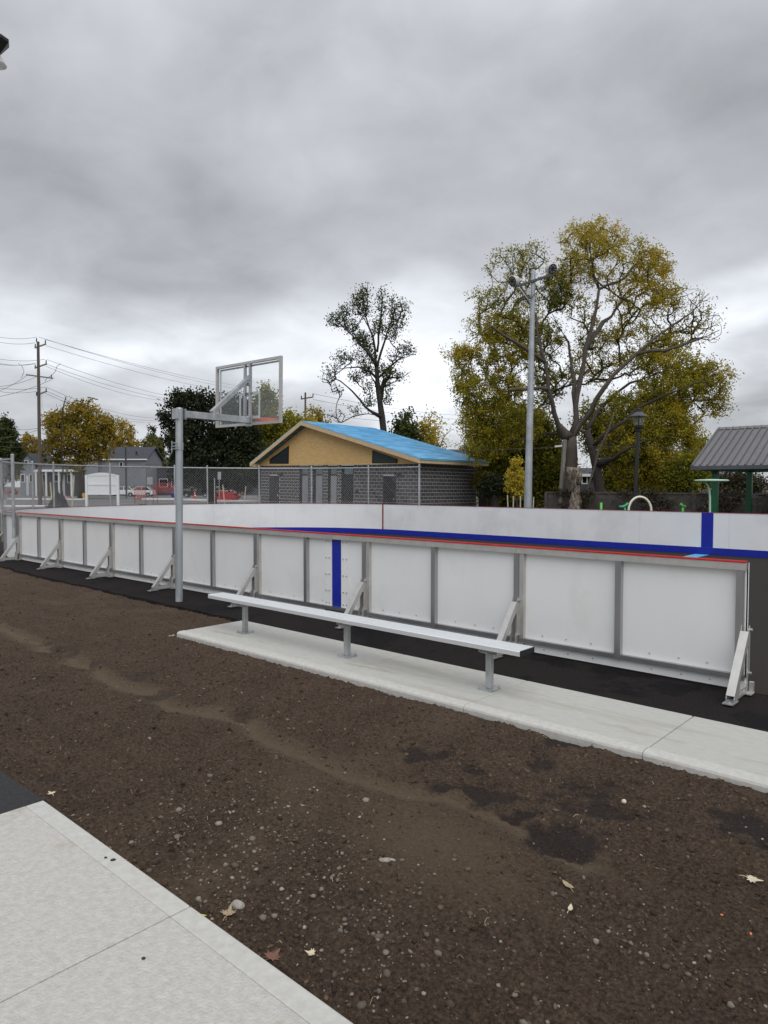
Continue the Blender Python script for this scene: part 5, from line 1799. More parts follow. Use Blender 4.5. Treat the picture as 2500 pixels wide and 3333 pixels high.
def house(name, label, px0, px1, y_eave, y_ridge, depth, wall, roofm, dep=8.0, ridge='x', wins=(), doors=(), over=.4, cat='house'):
    cx_ = (px0 + px1) / 2
    loc, rot = basis(depth, cx_)
    h = tag(empty(name, loc, rot), label, cat)
    hw = px2m(px1, cx_, depth)
    ze, zr = zpx(y_eave, depth), zpx(y_ridge, depth)
    MB().box(-hw, hw, 0, dep, -.3, ze).build('wall', wall, h)
    if ridge == 'x':
        MB().prism([(-over, ze - .12), (-over, ze + .06), (dep / 2, zr), (dep + over, ze + .06), (dep + over, ze - .12), (dep / 2, zr - .18)], 'x', -hw - over, hw + over).build('roof', roofm, h)
        MB().prism([(.02, ze), (dep / 2, zr - .2), (dep - .02, ze)], 'x', -hw + .02, hw - .02).build('gable', wall, h)
        MB().box(-hw - over, hw + over, -over - .06, -over - .002, ze - .16, ze + .06).build('gutter', 'house_trim', h)
    elif ridge == 'y':
        MB().prism([(-hw - over, ze - .25), (-hw - over, ze - .05), (0, zr), (hw + over, ze - .05), (hw + over, ze - .25), (0, zr - .2)], 'y', -over, dep).build('roof', roofm, h)
        MB().prism([(-hw + .02, ze), (0, zr - .22), (hw - .02, ze)], 'y', .01, dep - .1).build('gable', wall, h)
    else:
        MB().box(-hw - .1, hw + .1, -.12, dep, ze + .002, ze + .3).build('parapet', roofm, h)
    for x0, y0, x1, y1 in wins:
        a, b = px2m(x0, cx_, depth), px2m(x1, cx_, depth)
        z1, z0 = zpx(y0, depth), zpx(y1, depth)
        f_ = MB().box(a - .10, b + .10, -.06, -.002, z0 - .10, z1 + .10).build('window', 'house_trim', h)
        MB().box(a, b, -.075, -.061, z0, z1).build('pane', 'glass_dark', f_)
    for x0, y0, x1, y1 in doors:
        a, b = px2m(x0, cx_, depth), px2m(x1, cx_, depth)
        MB().box(a, b, -.05, -.002, -.1, zpx(y0, depth)).build('door', 'siding_white', h)
    return h
hh = house('house', 'grey sided house with dark shingle roof behind the parked white cars', 322, 476, 1495, 1451, 126, 'siding', 'shingle_dark', 9, 'x', wins=[(392, 1506, 400, 1519)])
vt = MB()
for x in (-2.6, -1.9, 2.2):
    vt.box(x - .12, x + .12, .9, 1.15, zpx(1478, 126), zpx(1478, 126) + .5)
stuff(vt.build('roof_vents', 'black_metal', hh))
for k in range(22):
    z = .3 + k * .26
    MB().box(-px2m(476, 399, 126) + .01, px2m(476, 399, 126) - .01, -.012, -.001, z, z + .225).build('siding_board', 'siding', hh)
house('house', 'low grey wing of the sided house with a vent pipe', 277, 320, 1500, 1490, 125, 'siding', 'shingle_dark', 7, 'flat', over=.3)
house('house', 'white house coloured grey for shade, with dark steep gable at the left end of the street', 66, 116, 1510, 1474, 128, 'siding', 'shingle_dark', 9, 'y', wins=[(84, 1500, 92, 1508), (70, 1545, 80, 1568), (98, 1545, 108, 1568)], doors=[(86, 1548, 94, 1590)])  # white house: the shadow over it is put into the grey siding
hp2 = house('house', 'dark house with white porch columns behind the golden tree', 128, 262, 1530, 1496, 124, 'siding_dark', 'shingle_dark', 8, 'x', wins=[(140, 1545, 152, 1570), (176, 1545, 196, 1566), (222, 1545, 236, 1570)], doors=[(204, 1546, 212, 1590)])
for px in (132, 164, 205, 245):
    x = px2m(px, 195, 124)
    MB().box(x - .12, x + .12, -1.6, -1.36, -.3, zpx(1536, 124)).build('porch_column', 'house_trim', hp2)
MB().box(px2m(126, 195, 124), px2m(264, 195, 124), -1.75, -.05, zpx(1536, 124), zpx(1531, 124)).build('porch_roof', 'house_trim', hp2)
sb = house('shop_building', 'long dark flat-roofed shop behind the chain-link fence', 470, 842, 1529, 1529, 132, 'siding_dark', 'siding_dark', 12, 'flat', wins=[(520, 1560, 545, 1584), (560, 1560, 585, 1584), (690, 1560, 712, 1584), (780, 1556, 796, 1580)], doors=[(610, 1556, 622, 1600)], cat='shop')
# shop sign
loc, rot = basis(130.5, 612)
sg = tag(empty('shop_sign', loc, rot), 'cream shop sign with brown letters on the dark shop front', 'sign')
hw = px2m(636.5, 612, 130.5)
z0, z1 = zpx(1550.5, 130.5), zpx(1537, 130.5)
MB().box(-hw, hw, 0, .1, z0, z1).build('panel', 'sign_cream', sg)
MB().box(-hw - .05, hw + .05, .101, .16, z0 - .05, z1 + .05).build('frame', 'wood_grey', sg)
text_mesh('lettering', 'LOVE MY NAILS', .46, 'ink_brown', sg, Matrix.Translation((0, -.012, z1 - .30)) @ Matrix.Rotation(R(90), 4, 'X'), .008, .72)
ln2 = MB()
for k in range(11):
    if k in (3, 7):
        continue
    ln2.box(-1.05 + k * .19, -1.05 + k * .19 + .12, -.014, -.002, z0 + .12, z0 + .27)
stuff(ln2.build('lettering_line', 'ink_brown', sg))

# houses seen through the trees on the right
house('house', 'white sided house seen under the shelter roof', 2340, 2392, 1541, 1518, 62, 'siding_white', 'shingle_dark', 7, 'x', wins=[(2350, 1548, 2362, 1562)])
house('house', 'small tan house gable right of the first shelter post', 2384, 2432, 1566, 1540, 60, 'sign_cream', 'shingle_dark', 6, 'y', wins=[(2402, 1563, 2412, 1576)])
house('house', 'dark house glimpsed between the big tree trunks', 1868, 1960, 1545, 1520, 58, 'siding_dark', 'shingle_dark', 7, 'x', wins=[(1896, 1548, 1908, 1572)])
house('house', 'dark roofed house behind the right end of the blue roof', 1440, 1540, 1480, 1457, 75, 'siding_dark', 'shingle_dark', 8, 'x')
house('shed', 'low shed with pale grey roof behind the yellow sapling', 1588, 1646, 1588, 1573, 50, 'siding_dark', 'kerb_white', 4, 'x', cat='shed')

# ---- cars
def car(label, px, depth, paint, yaw_=0.0, z0=-.13, flip=1):
    loc, rot = basis(depth, px)
    c = tag(empty('parked_car', (loc[0], loc[1], z0), (0, 0, YAW + yaw_)), label, 'car', 'cars parked along the street')
    L_ = 2.25
    body = [(-L_, .34), (-L_ - .02, .62), (-L_ + .08, .92), (-1.35, 1.02), (-.55, 1.06), (1.7, 1.06), (L_ - .02, .98), (L_, .62), (L_ - .05, .32), (1.85, .28), (1.80, .52), (1.60, .68), (1.30, .68), (1.10, .52), (1.05, .28), (-1.05, .28), (-1.10, .52), (-1.30, .68), (-1.60, .68), (-1.80, .52), (-1.85, .28)]
    MB().prism([(flip * x, z) for x, z in body], 'y', -.90, .90).build('body', paint, c, bevel=.05)
    roof = [(-1.30, 1.03), (-.45, 1.56), (1.25, 1.60), (2.05, 1.05)]
    A = [(flip * x, -.86 if z < 1.1 else -.70, z) for x, z in roof]
    B = [(x, -y, z) for x, y, z in A]
    MB().hexa(A, B).build('cabin', 'car_glass', c)
    MB().box(min(flip * -.50, flip * 1.30), max(flip * -.50, flip * 1.30), -.70, .70, 1.575, 1.63).build('roof', paint, c, bevel=.02)
    for x in (-.42, .42, 1.28):
        x2 = x + (-.12 if x < 0 else .1 if x > 1 else 0)
        MB().bar((flip * (x2 - (.7 if x < 0 else -.62 if x > 1 else 0)), -.875, 1.05), (flip * x, -.715, 1.58), .03, .09, (1, 0, 0)).build('pillar', paint, c)
    for x in (-1.45, 1.45):
        for y in (-.80, .80):
            wlt = empty('wheel', (flip * x, y, .32))
            wlt.parent = c
            MB().tube([(0, -.11, 0), (0, .11, 0)], .33, 18).build('tyre', 'tyre', wlt)
            MB().tube([(0, -.122, 0), (0, .122, 0)], .21, 14).build('rim', 'wheel_grey', wlt)
    for y in (-.6, .6):
        MB().box(min(flip * -2.28, flip * -2.12), max(flip * -2.28, flip * -2.12), y - .22, y + .22, .70, .84).build('headlight', 'glass_mark', c)
        MB().box(min(flip * 2.26, flip * 2.12), max(flip * 2.26, flip * 2.12), y - .2, y + .2, .74, .92).build('tail_light', 'red_paint', c)
    return c
car('white sport utility car parked broadside behind the grey sign back', 458, 118, 'car_white')
car('white car parked half hidden by the white notice board', 398, 124, 'car_white', .12)
car('dark car parked right of the basketball pole, under the shop sign', 640, 112, 'car_dark', .1, flip=-1)
car('dark red car cut off by the fence corner at the left edge', 8, 120, 'car_red', .25)
car('silver car roof showing above the red skip', 748, 124, 'wheel_grey', 0)

# ---- red skip
loc, rot = basis(84, 728)
rs = tag(empty('red_skip', (loc[0], loc[1], -.14), rot), 'red metal skip standing on the parking lot left of the block building', 'skip')
P = [(-1.75, .0), (1.45, .0), (2.0, .75), (1.2, 1.15), (-.4, 1.30), (-1.2, 1.15), (-1.9, 1.05)]
MB().prism(P, 'y', -.9, .9).build('body', 'red_paint', rs, bevel=.04)
for x in (-1.2, -.3, .6):
    MB().box(x - .05, x + .05, -.95, -.902, .1, 1.02).build('rib', 'red_paint', rs)

# ---- utility poles and wires
def wire(parent, off, pts, r=.018):
    a, b = np.array(pts[0]), np.array(pts[-1])
    path = []
    for k in range(13):
        t = k / 12
        p = a + (b - a) * t
        p = p - np.array([0, 0, pts[1] * 4 * t * (1 - t)])
        path.append(tuple(p - off))
    return MB().tube(path, r, 4).build('wire', 'black_metal', parent)
D1 = 70.0
pb = at(130, 1600, D1)
up = tag(empty('utility_pole', (pb[0], pb[1], 0)), 'tall wooden utility pole with crossarms and many wires at the left', 'utility pole')
O1 = np.array([pb[0], pb[1], 0])
tp = at(124, 1112, D1)
MB().tube([(0, 0, -.3), tuple(tp - O1)], [.19, .13], 10).build('pole', 'wood_pole', up)
z1f = lambda x, y: (x * .422, 1050 + y * .422)
def up_at(x, y, d=D1):
    return at(*z1f(x, y), d)
ar = [((268, 195), (355, 165)), ((268, 350), (362, 318)), ((202, 402), (410, 430)), ((280, 560), (360, 530))]
for a, b in ar:
    A, B = up_at(*a), up_at(*b)
    MB().bar(A - O1, B - O1, .12, .12).build('crossarm', 'wood_grey', up)
for x, y in ((282, 120), (350, 135), (272, 165), (356, 290), (272, 325), (396, 402), (356, 505), (282, 535)):
    A = up_at(x, y) - O1
    B = up_at(x, y + 32) - O1
    MB().tube([tuple(B), tuple(B * .7 + A * .3), tuple(A)], [.03, .06, .05], 6).build('insulator', 'bark_dark', up)
D2 = 140.0
right = [((350, 130), (1659, 415)), ((300, 112), (1659, 432)), ((356, 178), (1659, 460)), ((362, 285), (1640, 575)), ((362, 322), (1560, 572)), ((350, 335), (1400, 563)), ((360, 500), (1300, 688)), ((362, 530), (1260, 700)), ((350, 545), (1235, 708))]
e2 = at(993, 1288, D2)
for k, (a, b) in enumerate(right):
    A, B = up_at(*a), up_at(*b, 112)
    B = A + (B - A) * 1.75 if k < 3 else A + (B - A) * 1.25
    wire(up, O1, [A, .9 + .1 * k, B])
left = [((282, 112), (-120, 88)), ((272, 155), (-120, 125)), ((345, 283), (-120, 260)), ((275, 318), (-120, 290)), ((275, 312), (-120, 302)), ((356, 496), (-120, 488)), ((282, 530), (-120, 508)), ((205, 408), (-120, 560)), ((400, 438), (-120, 590)), ((280, 418), (-120, 500)), ((290, 815), (-120, 790)), ((290, 828), (-120, 890)), ((290, 940), (-120, 938)), ((290, 905), (-120, 900))]
for a, b in left:
    A, B = up_at(*a), up_at(*b, 55)
    wire(up, O1, [A, .25, B])
for a, b, s_ in (((305, 850), (1365, 925), .8), ((310, 950), (1500, 1020), 1.6), ((305, 940), (970, 1000), .7)):
    A, B = up_at(*a), up_at(*b, 110)
    wire(up, O1, [A, s_, A + (B - A) * 1.15], .025)
for b in ((345, 1050), (372, 1040)):
    MB().tube([tuple(up_at(305, 400) - O1), tuple(up_at(*b, 66) - O1)], .008, 4).build('guy_wire', 'slate_metal', up)
jp = [up_at(470, 317), up_at(440, 335), up_at(425, 380), up_at(395, 410), up_at(365, 425), up_at(345, 455)]
MB().tube([tuple(p - O1) for p in jp], .02, 4).build('jumper', 'black_metal', up)
jp = [up_at(140, 315), up_at(170, 335), up_at(185, 380), up_at(165, 425)]
MB().tube([tuple(p - O1) for p in jp], .02, 4).build('jumper', 'black_metal', up)
for x, y in ((690, 577), (720, 582), (745, 590), (600, 603), (640, 600), (680, 605)):
    MB().tube([tuple(up_at(x - 15, y - 1, 80) - O1), tuple(up_at(x + 10, y + 3, 80) - O1)], .06, 6).build('line_spacer', 'black_metal', up)

pb2 = at(993, 1560, 120)
up2 = tag(empty('utility_pole', (pb2[0], pb2[1], 0)), 'distant utility pole with crossarm above the left slope of the blue roof', 'utility pole')
O2 = np.array([pb2[0], pb2[1], 0])
MB().tube([(0, 0, -.3), tuple(at(994, 1278, 120) - O2)], [.20, .15], 8).build('pole', 'wood_pole', up2)
MB().bar(tuple(at(979, 1299, 120) - O2), tuple(at(1020, 1292, 120) - O2), .15, .2).build('crossarm', 'wood_pole', up2)
MB().bar(tuple(at(985, 1342, 120) - O2), tuple(at(1016, 1334, 120) - O2), .15, .2).build('crossarm', 'wood_pole', up2)
for x, y in ((981, 1288), (1019, 1281), (994, 1277)):
    MB().tube([tuple(at(x, y + 9, 120) - O2), tuple(at(x, y, 120) - O2)], .09, 6).build('insulator', 'bark_dark', up2)
for y0, y1 in ((1281, 1352), (1300, 1365), (1344, 1380)):
    wire(up2, O2, [at(1018, y0, 120), .6, at(1500, y1, 170)], .03)
wr = at(1530, 1478, 58)
pw = tag(empty('overhead_cable', (wr[0], wr[1], 0)), 'thin black cable strung low across the big trees on the right', 'cable')
MB().tube([tuple(at(x, y, 37) - np.array([wr[0], wr[1], 0])) for x, y in ((1480, 1470), (1650, 1462), (1850, 1455), (2050, 1453), (2260, 1462), (2500, 1440))], .014, 4).build('cable', 'black_metal', pw)

# street-side thin pole in front of the grey house, sign posts
def post_thing(name, label, cat, px, y0, depth, r, mat, panel=None, tilt=0):
    b = at(px, 1640, depth)
    o = tag(empty(name, (b[0], b[1], -.14), (0, 0, YAW)), label, cat)
    zt = zpx(y0, depth) + .14
    MB().tube([(0, 0, -.05), (tilt, 0, zt)], r, 8).build('post', mat, o)
    if panel:
        (x0, yy0, x1, yy1, pm) = panel
        MB().box(px2m(x0, px, depth), px2m(x1, px, depth), -.06 - r, -.04 - r, zpx(yy1, depth) + .14, zpx(yy0, depth) + .14).build('sign_plate', pm, o, bevel=.005)
    return o
post_thing('service_pole', 'dark grey service pole in front of the grey house', 'pole', 412, 1455, 105, .14, 'slate_metal')
post_thing('road_sign', 'grey back of a square road sign in front of the white car', 'sign', 489, 1556, 62, .03, 'sign_grey', (481, 1553, 499, 1577, 'sign_grey'))
post_thing('road_sign', 'narrow upright grey sign back left of the block building', 'sign', 714, 1540, 66, .03, 'sign_grey', (710, 1536, 721, 1561, 'sign_grey'))
post_thing('sign_post', 'bare grey steel post in front of the red skip', 'post', 699, 1556, 58, .045, 'sign_grey')
post_thing('wooden_stake', 'pale stake leaning left in front of the red skip', 'stake', 734, 1578, 50, .035, 'wood_pale', tilt=-.18)
post_thing('wooden_stake', 'pale stake leaning right near the block building', 'stake', 790, 1582, 50, .035, 'wood_pale', tilt=.24)
post_thing('wooden_stake', 'pale wooden pole leaning right beside the black heap', 'stake', 232, 1548, 47, .05, 'wood_pale', tilt=.22)
post_thing('wooden_stake', 'grey wooden pole leaning left, left of the black heap', 'stake', 152, 1553, 50, .05, 'wood_grey', tilt=-.28)
post_thing('wooden_stake', 'short yellow stake just left of the black heap', 'stake', 172, 1570, 52, .045, 'wood_yellow', tilt=-.16)

# notice board (white, blank, two panels)
loc, rot = basis(50, 333)
nb = tag(empty('notice_board', (loc[0], loc[1], -.14), rot), 'large blank white notice board with arched top behind the fence', 'notice board')
fx = lambda px: px2m(px, 333, 50)
fz = lambda y: zpx(y, 50) + .14
for a, b in ((278, 285.5), (380.5, 388)):
    MB().box(fx(a), fx(b), -.08, .08, -.1, fz(1546)).build('post', 'sign_white', nb, bevel=.01)
for y0, y1 in ((1549, 1575.5), (1579, 1607)):
    MB().box(fx(285.6), fx(380.4), -.02, .02, fz(y1), fz(y0)).build('panel', 'sign_white', nb)
for y0, y1 in ((1575.6, 1578.9), (1607.1, 1610.5), (1546, 1548.9)):
    MB().box(fx(285.6), fx(380.4), -.05, .05, fz(y1), fz(y0)).build('rail', 'sign_white', nb)
arcp = [(fx(285.6), fz(1545.8))] + [(fx(285.6 + 94.8 * t), fz(1545.8 - 7 * math.sin(math.pi * t) - .3)) for t in np.linspace(0, 1, 15)] + [(fx(380.4), fz(1545.8))]
MB().prism(arcp, 'y', -.05, .05).build('arched_top', 'sign_white', nb)

# black heap under a tarpaulin, cones, netting, bin, hydrant
def heap(label, px, depth, w_, h_, seed, sharp=1.6, low=.0):
    loc, rot = basis(depth, px)
    o = tag(empty('covered_heap', (loc[0], loc[1], -.16), rot), label, 'heap')
    n_ = 26
    v, f = [], []
    for i in range(n_):
        for j in range(n_):
            x, y = (i / (n_ - 1) * 2 - 1), (j / (n_ - 1) * 2 - 1)
            r_ = math.hypot(x, y)
            z = h_ * max(0, 1 - r_) ** sharp * (1 + .35 * mnoise.noise((x * 3, y * 3, seed)))
            z += low * max(0, 1 - r_) ** .5 * (1 + .6 * mnoise.noise((x * 6, y * 6, seed + 4)))
            v.append((x * w_, y * w_, z))
    for i in range(n_ - 1):
        for j in range(n_ - 1):
            a = i * n_ + j
            f.append((a, a + n_, a + n_ + 1, a + 1))
    MB().add(v, f).build('cover', 'tarp_black', o, smooth=True)
    return o
heap('pointed black covered heap between the stakes behind the fence', 187, 44, .95, 1.55, 2, 1.0, .25)
heap('low black heap of soil in front of the white car', 462, 56, 1.1, .32, 5, .8, .2)
o = heap('small black covered heap in front of the red skip', 753, 44, .45, .95, 7, .7)
def cone(label, px, y0, y1, depth):
    loc, rot = basis(depth, px)
    z = zpx(y1, depth)
    h_ = (y1 - y0) * depth / 2300
    o = tag(empty('traffic_cone', (loc[0], loc[1], z), rot), label, 'cone', 'orange traffic cones')
    MB().box(-.26 * h_, .26 * h_, -.26 * h_, .26 * h_, 0, .05 * h_).build('base', 'cone_orange', o)
    MB().lathe([(.20 * h_, .051 * h_), (.13 * h_, .45 * h_), (.07 * h_, .98 * h_), (.05 * h_, h_)], 14).build('cone', 'cone_orange', o, smooth=True)
    MB().lathe([(.150 * h_, .42 * h_), (.125 * h_, .58 * h_)], 14).build('band', 'sign_white', o, smooth=True)
    return o
cone('orange cone right of the pointed black heap', 213, 1611, 1630, 90)
cone('orange cone in front of the white sport utility car', 443, 1613, 1628, 95)
cone('large orange barrel-like cone right of the basketball pole', 634, 1600, 1626, 92)
def net(label, px0, px1, y0, y1, depth, rot_=0):
    cx_ = (px0 + px1) / 2
    loc, rot = basis(depth, cx_)
    z0, z1 = zpx(y1, depth), zpx(y0, depth)
    o = tag(empty('safety_netting', (loc[0], loc[1], 0), (0, 0, YAW + rot_)), label, 'netting')
    a, b = px2m(px0, cx_, depth), px2m(px1, cx_, depth)
    m_ = MB()
    nz2 = int((z1 - z0) / .12)
    for k in range(nz2 + 1):
        z = z0 + (z1 - z0) * k / nz2
        m_.box(a, b, -.006, .006, z - .013, z + .013)
    nx2 = int((b - a) / .14)
    for k in range(nx2 + 1):
        x = a + (b - a) * k / nx2
        m_.box(x - .012, x + .012, -.004, .004, z0, z1)
    stuff(m_.build('mesh', 'net_red', o))
    k_ = max(2, int((b - a) / 1.6) + 1)
    for k in range(k_):
        x = a + (b - a) * k / (k_ - 1)
        MB().tube([(x, .03, -.15), (x, .03, z1 + .25)], .025, 6).build('stake', 'bark_dark', o)
    return o
net('red safety netting on stakes in front of the white car', 438, 474, 1586, 1628, 74)
net('tall narrow red netting right of the grey sign back', 498, 512, 1573, 1620, 76)
net('long low red netting left of the basketball pole', 512, 572, 1572, 1602, 104)
loc, rot = basis(100, 562)
o = tag(empty('blue_bin', (loc[0], loc[1], -.13), rot), 'small purple-blue bin on the verge left of the basketball pole', 'bin')
MB().lathe([(.17, .12), (.24, .75), (.26, .78), (.26, .84), (.10, .90)], 12).build('body', 'bin_blue', o, smooth=True)
MB().lathe([(.20, 0), (.18, .118)], 12).build('base', 'kerb_white', o)
loc, rot = basis(98, 272)
o = tag(empty('fire_hydrant', (loc[0], loc[1], -.13), rot), 'yellow fire hydrant left of the white notice board', 'hydrant')
MB().lathe([(.22, 0), (.22, .06), (.14, .08), (.14, .62), (.18, .64), (.18, .70), (.12, .80), (.04, .86)], 12).tube([(-.24, 0, .48), (.24, 0, .48)], .07, 8).build('body', 'hydrant_yellow', o)

# ================================================================== small things on the soil
rs_ = np.random.default_rng(71)
def rocks(name, n, area, size, mat, tone_f, seed, dens=None, sub=0):
    rg = np.random.default_rng(seed)
    ico = bmesh.new()
    bmesh.ops.create_icosphere(ico, subdivisions=1, radius=1)
    bv = np.array([v.co[:] for v in ico.verts])
    bf = np.array([[v.index for v in f.verts] for f in ico.faces])
    ico.free()
    x = rg.uniform(area[0], area[1], n)
    y = rg.uniform(area[2], area[3], n)
    if dens is not None:
        k = rg.uniform(size=n) < dens(x, y)
        x, y = x[k], y[k]
        n = len(x)
    z = soil_z(x, y)[0]
    s_ = size[0] * np.exp(np.abs(rg.normal(size=n)) * size[1])
    s_ = np.minimum(s_, size[2])
    V = bv[None] * (1 + rg.normal(size=(n, len(bv), 1)) * .16)
    ax = rg.uniform(.6, 1.25, (n, 1, 3))
    ax[:, :, 2] *= .7
    V = V * ax
    t = rg.uniform(0, 6.28, n)
    c, s2 = np.cos(t)[:, None], np.sin(t)[:, None]
    Vx = V[:, :, 0] * c - V[:, :, 1] * s2
    Vy = V[:, :, 0] * s2 + V[:, :, 1] * c
    V = np.stack([Vx, Vy, V[:, :, 2]], -1) * s_[:, None, None]
    V += np.stack([x, y, z + s_ * .22], -1)[:, None, :]
    F = bf[None] + (np.arange(n) * len(bv))[:, None, None]
    tone = np.repeat(tone_f(rg, n), len(bf))
    o = np_mesh(name, V.reshape(-1, 3), F.reshape(-1, 3), mat, tone=tone, smooth=True)
    return stuff(o)
def stony(x, y):
    d = .04 + 1.6 * np.exp(-(((x + 2.95) / .75) ** 2 + ((y - 2.35) / .45) ** 2)) + .55 * np.exp(-(((x + 1.05) / .6) ** 2 + ((y - 3.0) / .35) ** 2)) + .5 * np.exp(-(((x + 1.9) / .8) ** 2 + ((y - 2.1) / .35) ** 2))
    return np.clip(d * (.5 + 1.4 * (fbm(x * 2, y * 2, 3, 15) + .3)), 0, 1)
o = rocks('gravel', 17000, (-9, .8, 1.78, 4.95), (.0038, .66, .021), 'pebble', lambda g_, n_: np.clip(g_.beta(2.2, 2.0, n_), 0, 1), 81, stony)
tag(o, 'loose pale pebbles scattered over the bare soil', 'gravel')
o = rocks('soil_clods', 42000, (-16, .9, 1.78, 6.1), (.0032, .68, .020), 'clod', lambda g_, n_: g_.uniform(0, 1, n_), 82, lambda x, y: np.clip((1 - soil_fields(x, y)[0]) * (1 - .6 * soil_fields(x, y)[1]), .05, 1) * np.where((x > -8.2) & (y > 4.97), 0, 1) * np.clip(1.1 + .07 * (x + 2), .25, 1))
tag(o, 'dark crumbs and clods of soil lying on the bare ground', 'soil')
tw = MB()
for k in range(90):
    x, y = rs_.uniform(-6.5, .3), rs_.uniform(1.85, 4.9)
    l_ = rs_.uniform(.012, .05)
    t = rs_.uniform(0, 6.28)
    z = soil_at(x, y) + .008
    x2, y2 = x + l_ * math.cos(t), y + l_ * math.sin(t)
    tw.tube([(x, y, z), ((x + x2) / 2, (y + y2) / 2, z + .004 + rs_.uniform(0, .012)), (x2, y2, soil_at(x2, y2) + .008)], rs_.uniform(.0008, .0020), 4)
tag(stuff(tw.build('straw', 'leaf_tan')), 'bits of straw and twig scattered on the bare soil', 'straw')

lc = []
for k in range(260):
    if k % 3 == 0:
        x, y = rs_.uniform(-8.2, .6), 4.965 - abs(rs_.normal()) * .05
    elif k % 3 == 1:
        x, y = rs_.uniform(-4.3, -1.0), 1.765 + abs(rs_.normal()) * .06
    else:
        x, y = rs_.uniform(-9, .4), rs_.uniform(1.9, 4.9)
    lc.append((x, y, soil_at(x, y) + .006))
lc = np.array(lc)
V, F = leaves_np(lc, .030, .016, None, rs_, 0)
V[:, 2] = np.repeat(lc[:, 2], 4) + (V[:, 2] - np.repeat(lc[:, 2], 4)) * .22 + .004
tag(stuff(np_mesh('leaf_litter', V, F, 'litter', tone=rs_.uniform(0, 1, len(lc)))), 'small brown leaf scraps gathered along the concrete edges', 'leaf litter')
def leaf_thing(name, label, x, y, size, mat, rz, outline, curl=.2, z=None, seed=1, cat='leaf'):
    zb = soil_at(x, y) if z is None else z
    o = tag(empty(name, (x, y, zb), (0, 0, rz)), label, cat)
    bm = bmesh.new()
    vs_ = [bm.verts.new((u * size, v * size, .012 + curl * size * (u * u + v * v) * .5 + .05 * size * mnoise.noise((u * 3, v * 3, seed)))) for u, v in outline]
    c = bm.verts.new((0, 0, .010))
    for k in range(len(vs_)):
        bm.faces.new((c, vs_[k], vs_[(k + 1) % len(vs_)]))
    bmesh.ops.recalc_face_normals(bm, faces=bm.faces)
    me = bpy.data.meshes.new('blade')
    bm.to_mesh(me)
    bm.free()
    me.materials.append(MATS[mat])
    b = share('blade', me, o)
    md = b.modifiers.new('thick', 'SOLIDIFY')
    md.thickness = .0015
    MB().tube([(0, 0, .011), (-.25 * size, -.9 * size, .012), (-.3 * size, -1.25 * size, .008)], .0018, 5).build('stalk', mat, o)
    return o
MAPLE = [(0, -.55), (.12, -.35), (.55, -.55), (.42, -.28), (.95, -.15), (.62, .0), (.85, .32), (.48, .22), (.38, .5), (.3, .3), (.18, .75), (.1, .95), (0, 1.15), (-.1, .95), (-.18, .7), (-.28, .3), (-.42, .5), (-.5, .2), (-.85, .3), (-.6, .0), (-.95, -.18), (-.42, -.28), (-.52, -.55), (-.12, -.35)]
OVAL = [(0, -1), (.25, -.6), (.42, 0), (.3, .5), (0, 1.05), (-.28, .55), (-.4, 0), (-.22, -.6)]
leaf_thing('fallen_leaf', 'pale five-pointed maple leaf lying on soil at the right', -.97, 3.84, .046, 'leaf_pale', R(-75), MAPLE, .1)
leaf_thing('fallen_leaf', 'small cream curled leaf on soil right of centre', -1.52, 2.97, .028, 'leaf_pale', R(20), OVAL, .6)
leaf_thing('fallen_leaf', 'tan curled leaf left of the small cream leaf', -1.62, 3.14, .040, 'leaf_tan', R(70), OVAL, .4)
leaf_thing('fallen_leaf', 'yellow leaf edge poking over the walk border', -2.75, 1.772, .034, 'leaf_yellow', R(-50), OVAL, .3)
leaf_thing('fallen_leaf', 'crumpled tan leaf beside the walk joint', -2.66, 1.87, .040, 'leaf_tan', R(40), MAPLE, .7, seed=4)
leaf_thing('fallen_leaf', 'reddish brown broad leaf at the walk edge near the bottom', -2.28, 1.82, .045, 'leaf_brown', R(10), MAPLE, .25, seed=6)
leaf_thing('fallen_leaf', 'pale curled leaf by the walk border near the red-brown leaf', -2.16, 1.93, .026, 'leaf_pale', R(120), MAPLE, .5, seed=7)
leaf_thing('fallen_leaf', 'pale leaf just past the black asphalt corner', -4.55, 1.86, .030, 'leaf_pale', R(100), MAPLE, .3, seed=9)
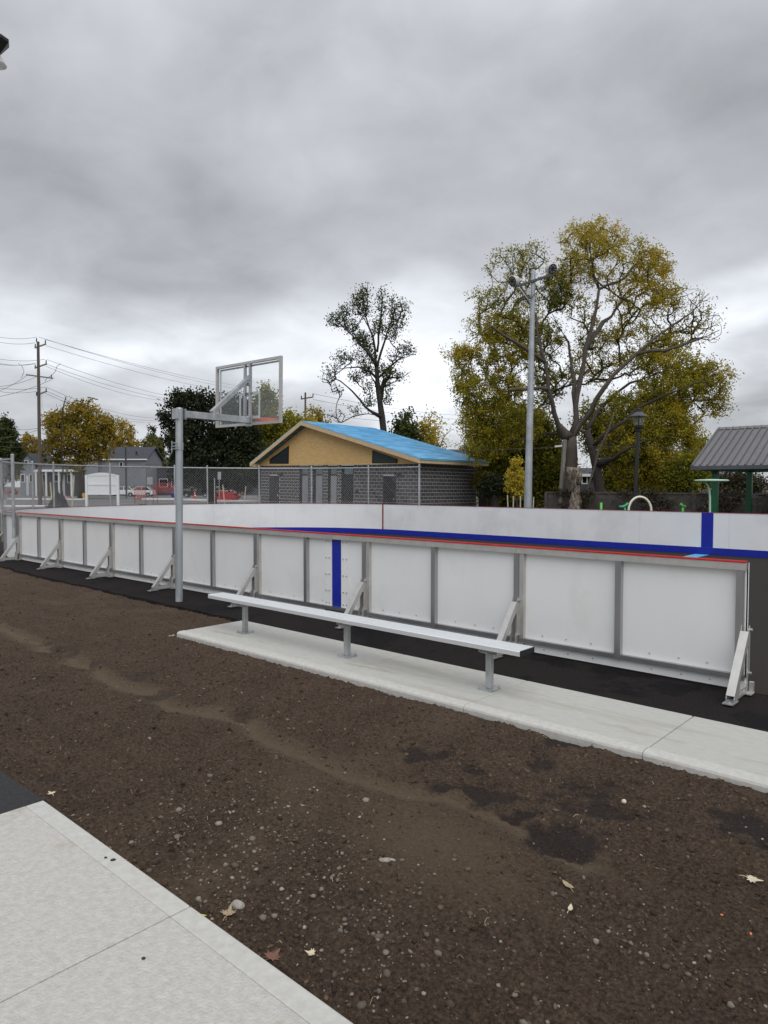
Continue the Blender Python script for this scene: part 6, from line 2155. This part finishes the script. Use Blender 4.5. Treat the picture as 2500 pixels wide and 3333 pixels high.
leaf_thing('fallen_leaf', 'tan leaf lying at the left corner of the bench slab', -8.25, 4.95, .055, 'leaf_tan', R(30), MAPLE, .3, seed=11)
def stone_thing(name, label, x, y, dims, mat, rz, z=None, seed=1, cat='stone'):
    zb = soil_at(x, y) if z is None else z
    o = tag(empty(name, (x, y, zb), (0, 0, rz)), label, cat)
    bm = bmesh.new()
    bmesh.ops.create_icosphere(bm, subdivisions=3, radius=1)
    for v in bm.verts:
        k = 1 + .16 * mnoise.noise(v.co * 1.6 + Vector((seed, 0, 0))) + .06 * mnoise.noise(v.co * 4 + Vector((0, seed, 0)))
        v.co = Vector((v.co.x * dims[0] * k, v.co.y * dims[1] * k, v.co.z * dims[2] * k + dims[2] * .35))
    me = bpy.data.meshes.new('stone')
    bm.to_mesh(me)
    bm.free()
    me.polygons.foreach_set('use_smooth', [True] * len(me.polygons))
    me.materials.append(MATS[mat])
    share('stone', me, o)
    return o
stone_thing('flat_stone', 'long flat pale stone in the pebbly soil near the centre', -2.42, 2.69, (.045, .014, .012), 'stone', R(40))
stone_thing('round_stone', 'single round white pebble on the dark wet soil', -1.80, 4.21, (.016, .014, .013), 'leaf_pale', 0, seed=3)
stone_thing('broken_stone', 'grey angular stone right beside the walk joint', -2.70, 1.95, (.035, .022, .022), 'stone', R(20), seed=5)
stone_thing('orange_crumb', 'orange crumb on the soil at the lower right', -.85, 3.35, (.010, .007, .006), 'bright_orange', R(40), seed=6, cat='crumb')
stone_thing('orange_crumb', 'lone pinkish orange crumb above the lower right one', -.99, 3.43, (.009, .006, .005), 'bright_orange', R(10), seed=8, cat='crumb')
stone_thing('dirt_lump', 'larger of two black dirt lumps on the walk border', -3.42, 1.70, (.014, .009, .006), 'tarp_black', R(60), .002, 9, 'dirt lump')
stone_thing('dirt_lump', 'smaller of two black dirt lumps on the walk border', -3.47, 1.685, (.008, .006, .005), 'tarp_black', R(20), .002, 10, 'dirt lump')
stone_thing('dirt_lump', 'black crumb lying in the brown stain on the walk', -2.61, 1.42, (.009, .007, .005), 'tarp_black', R(20), .0, 11, 'dirt lump')
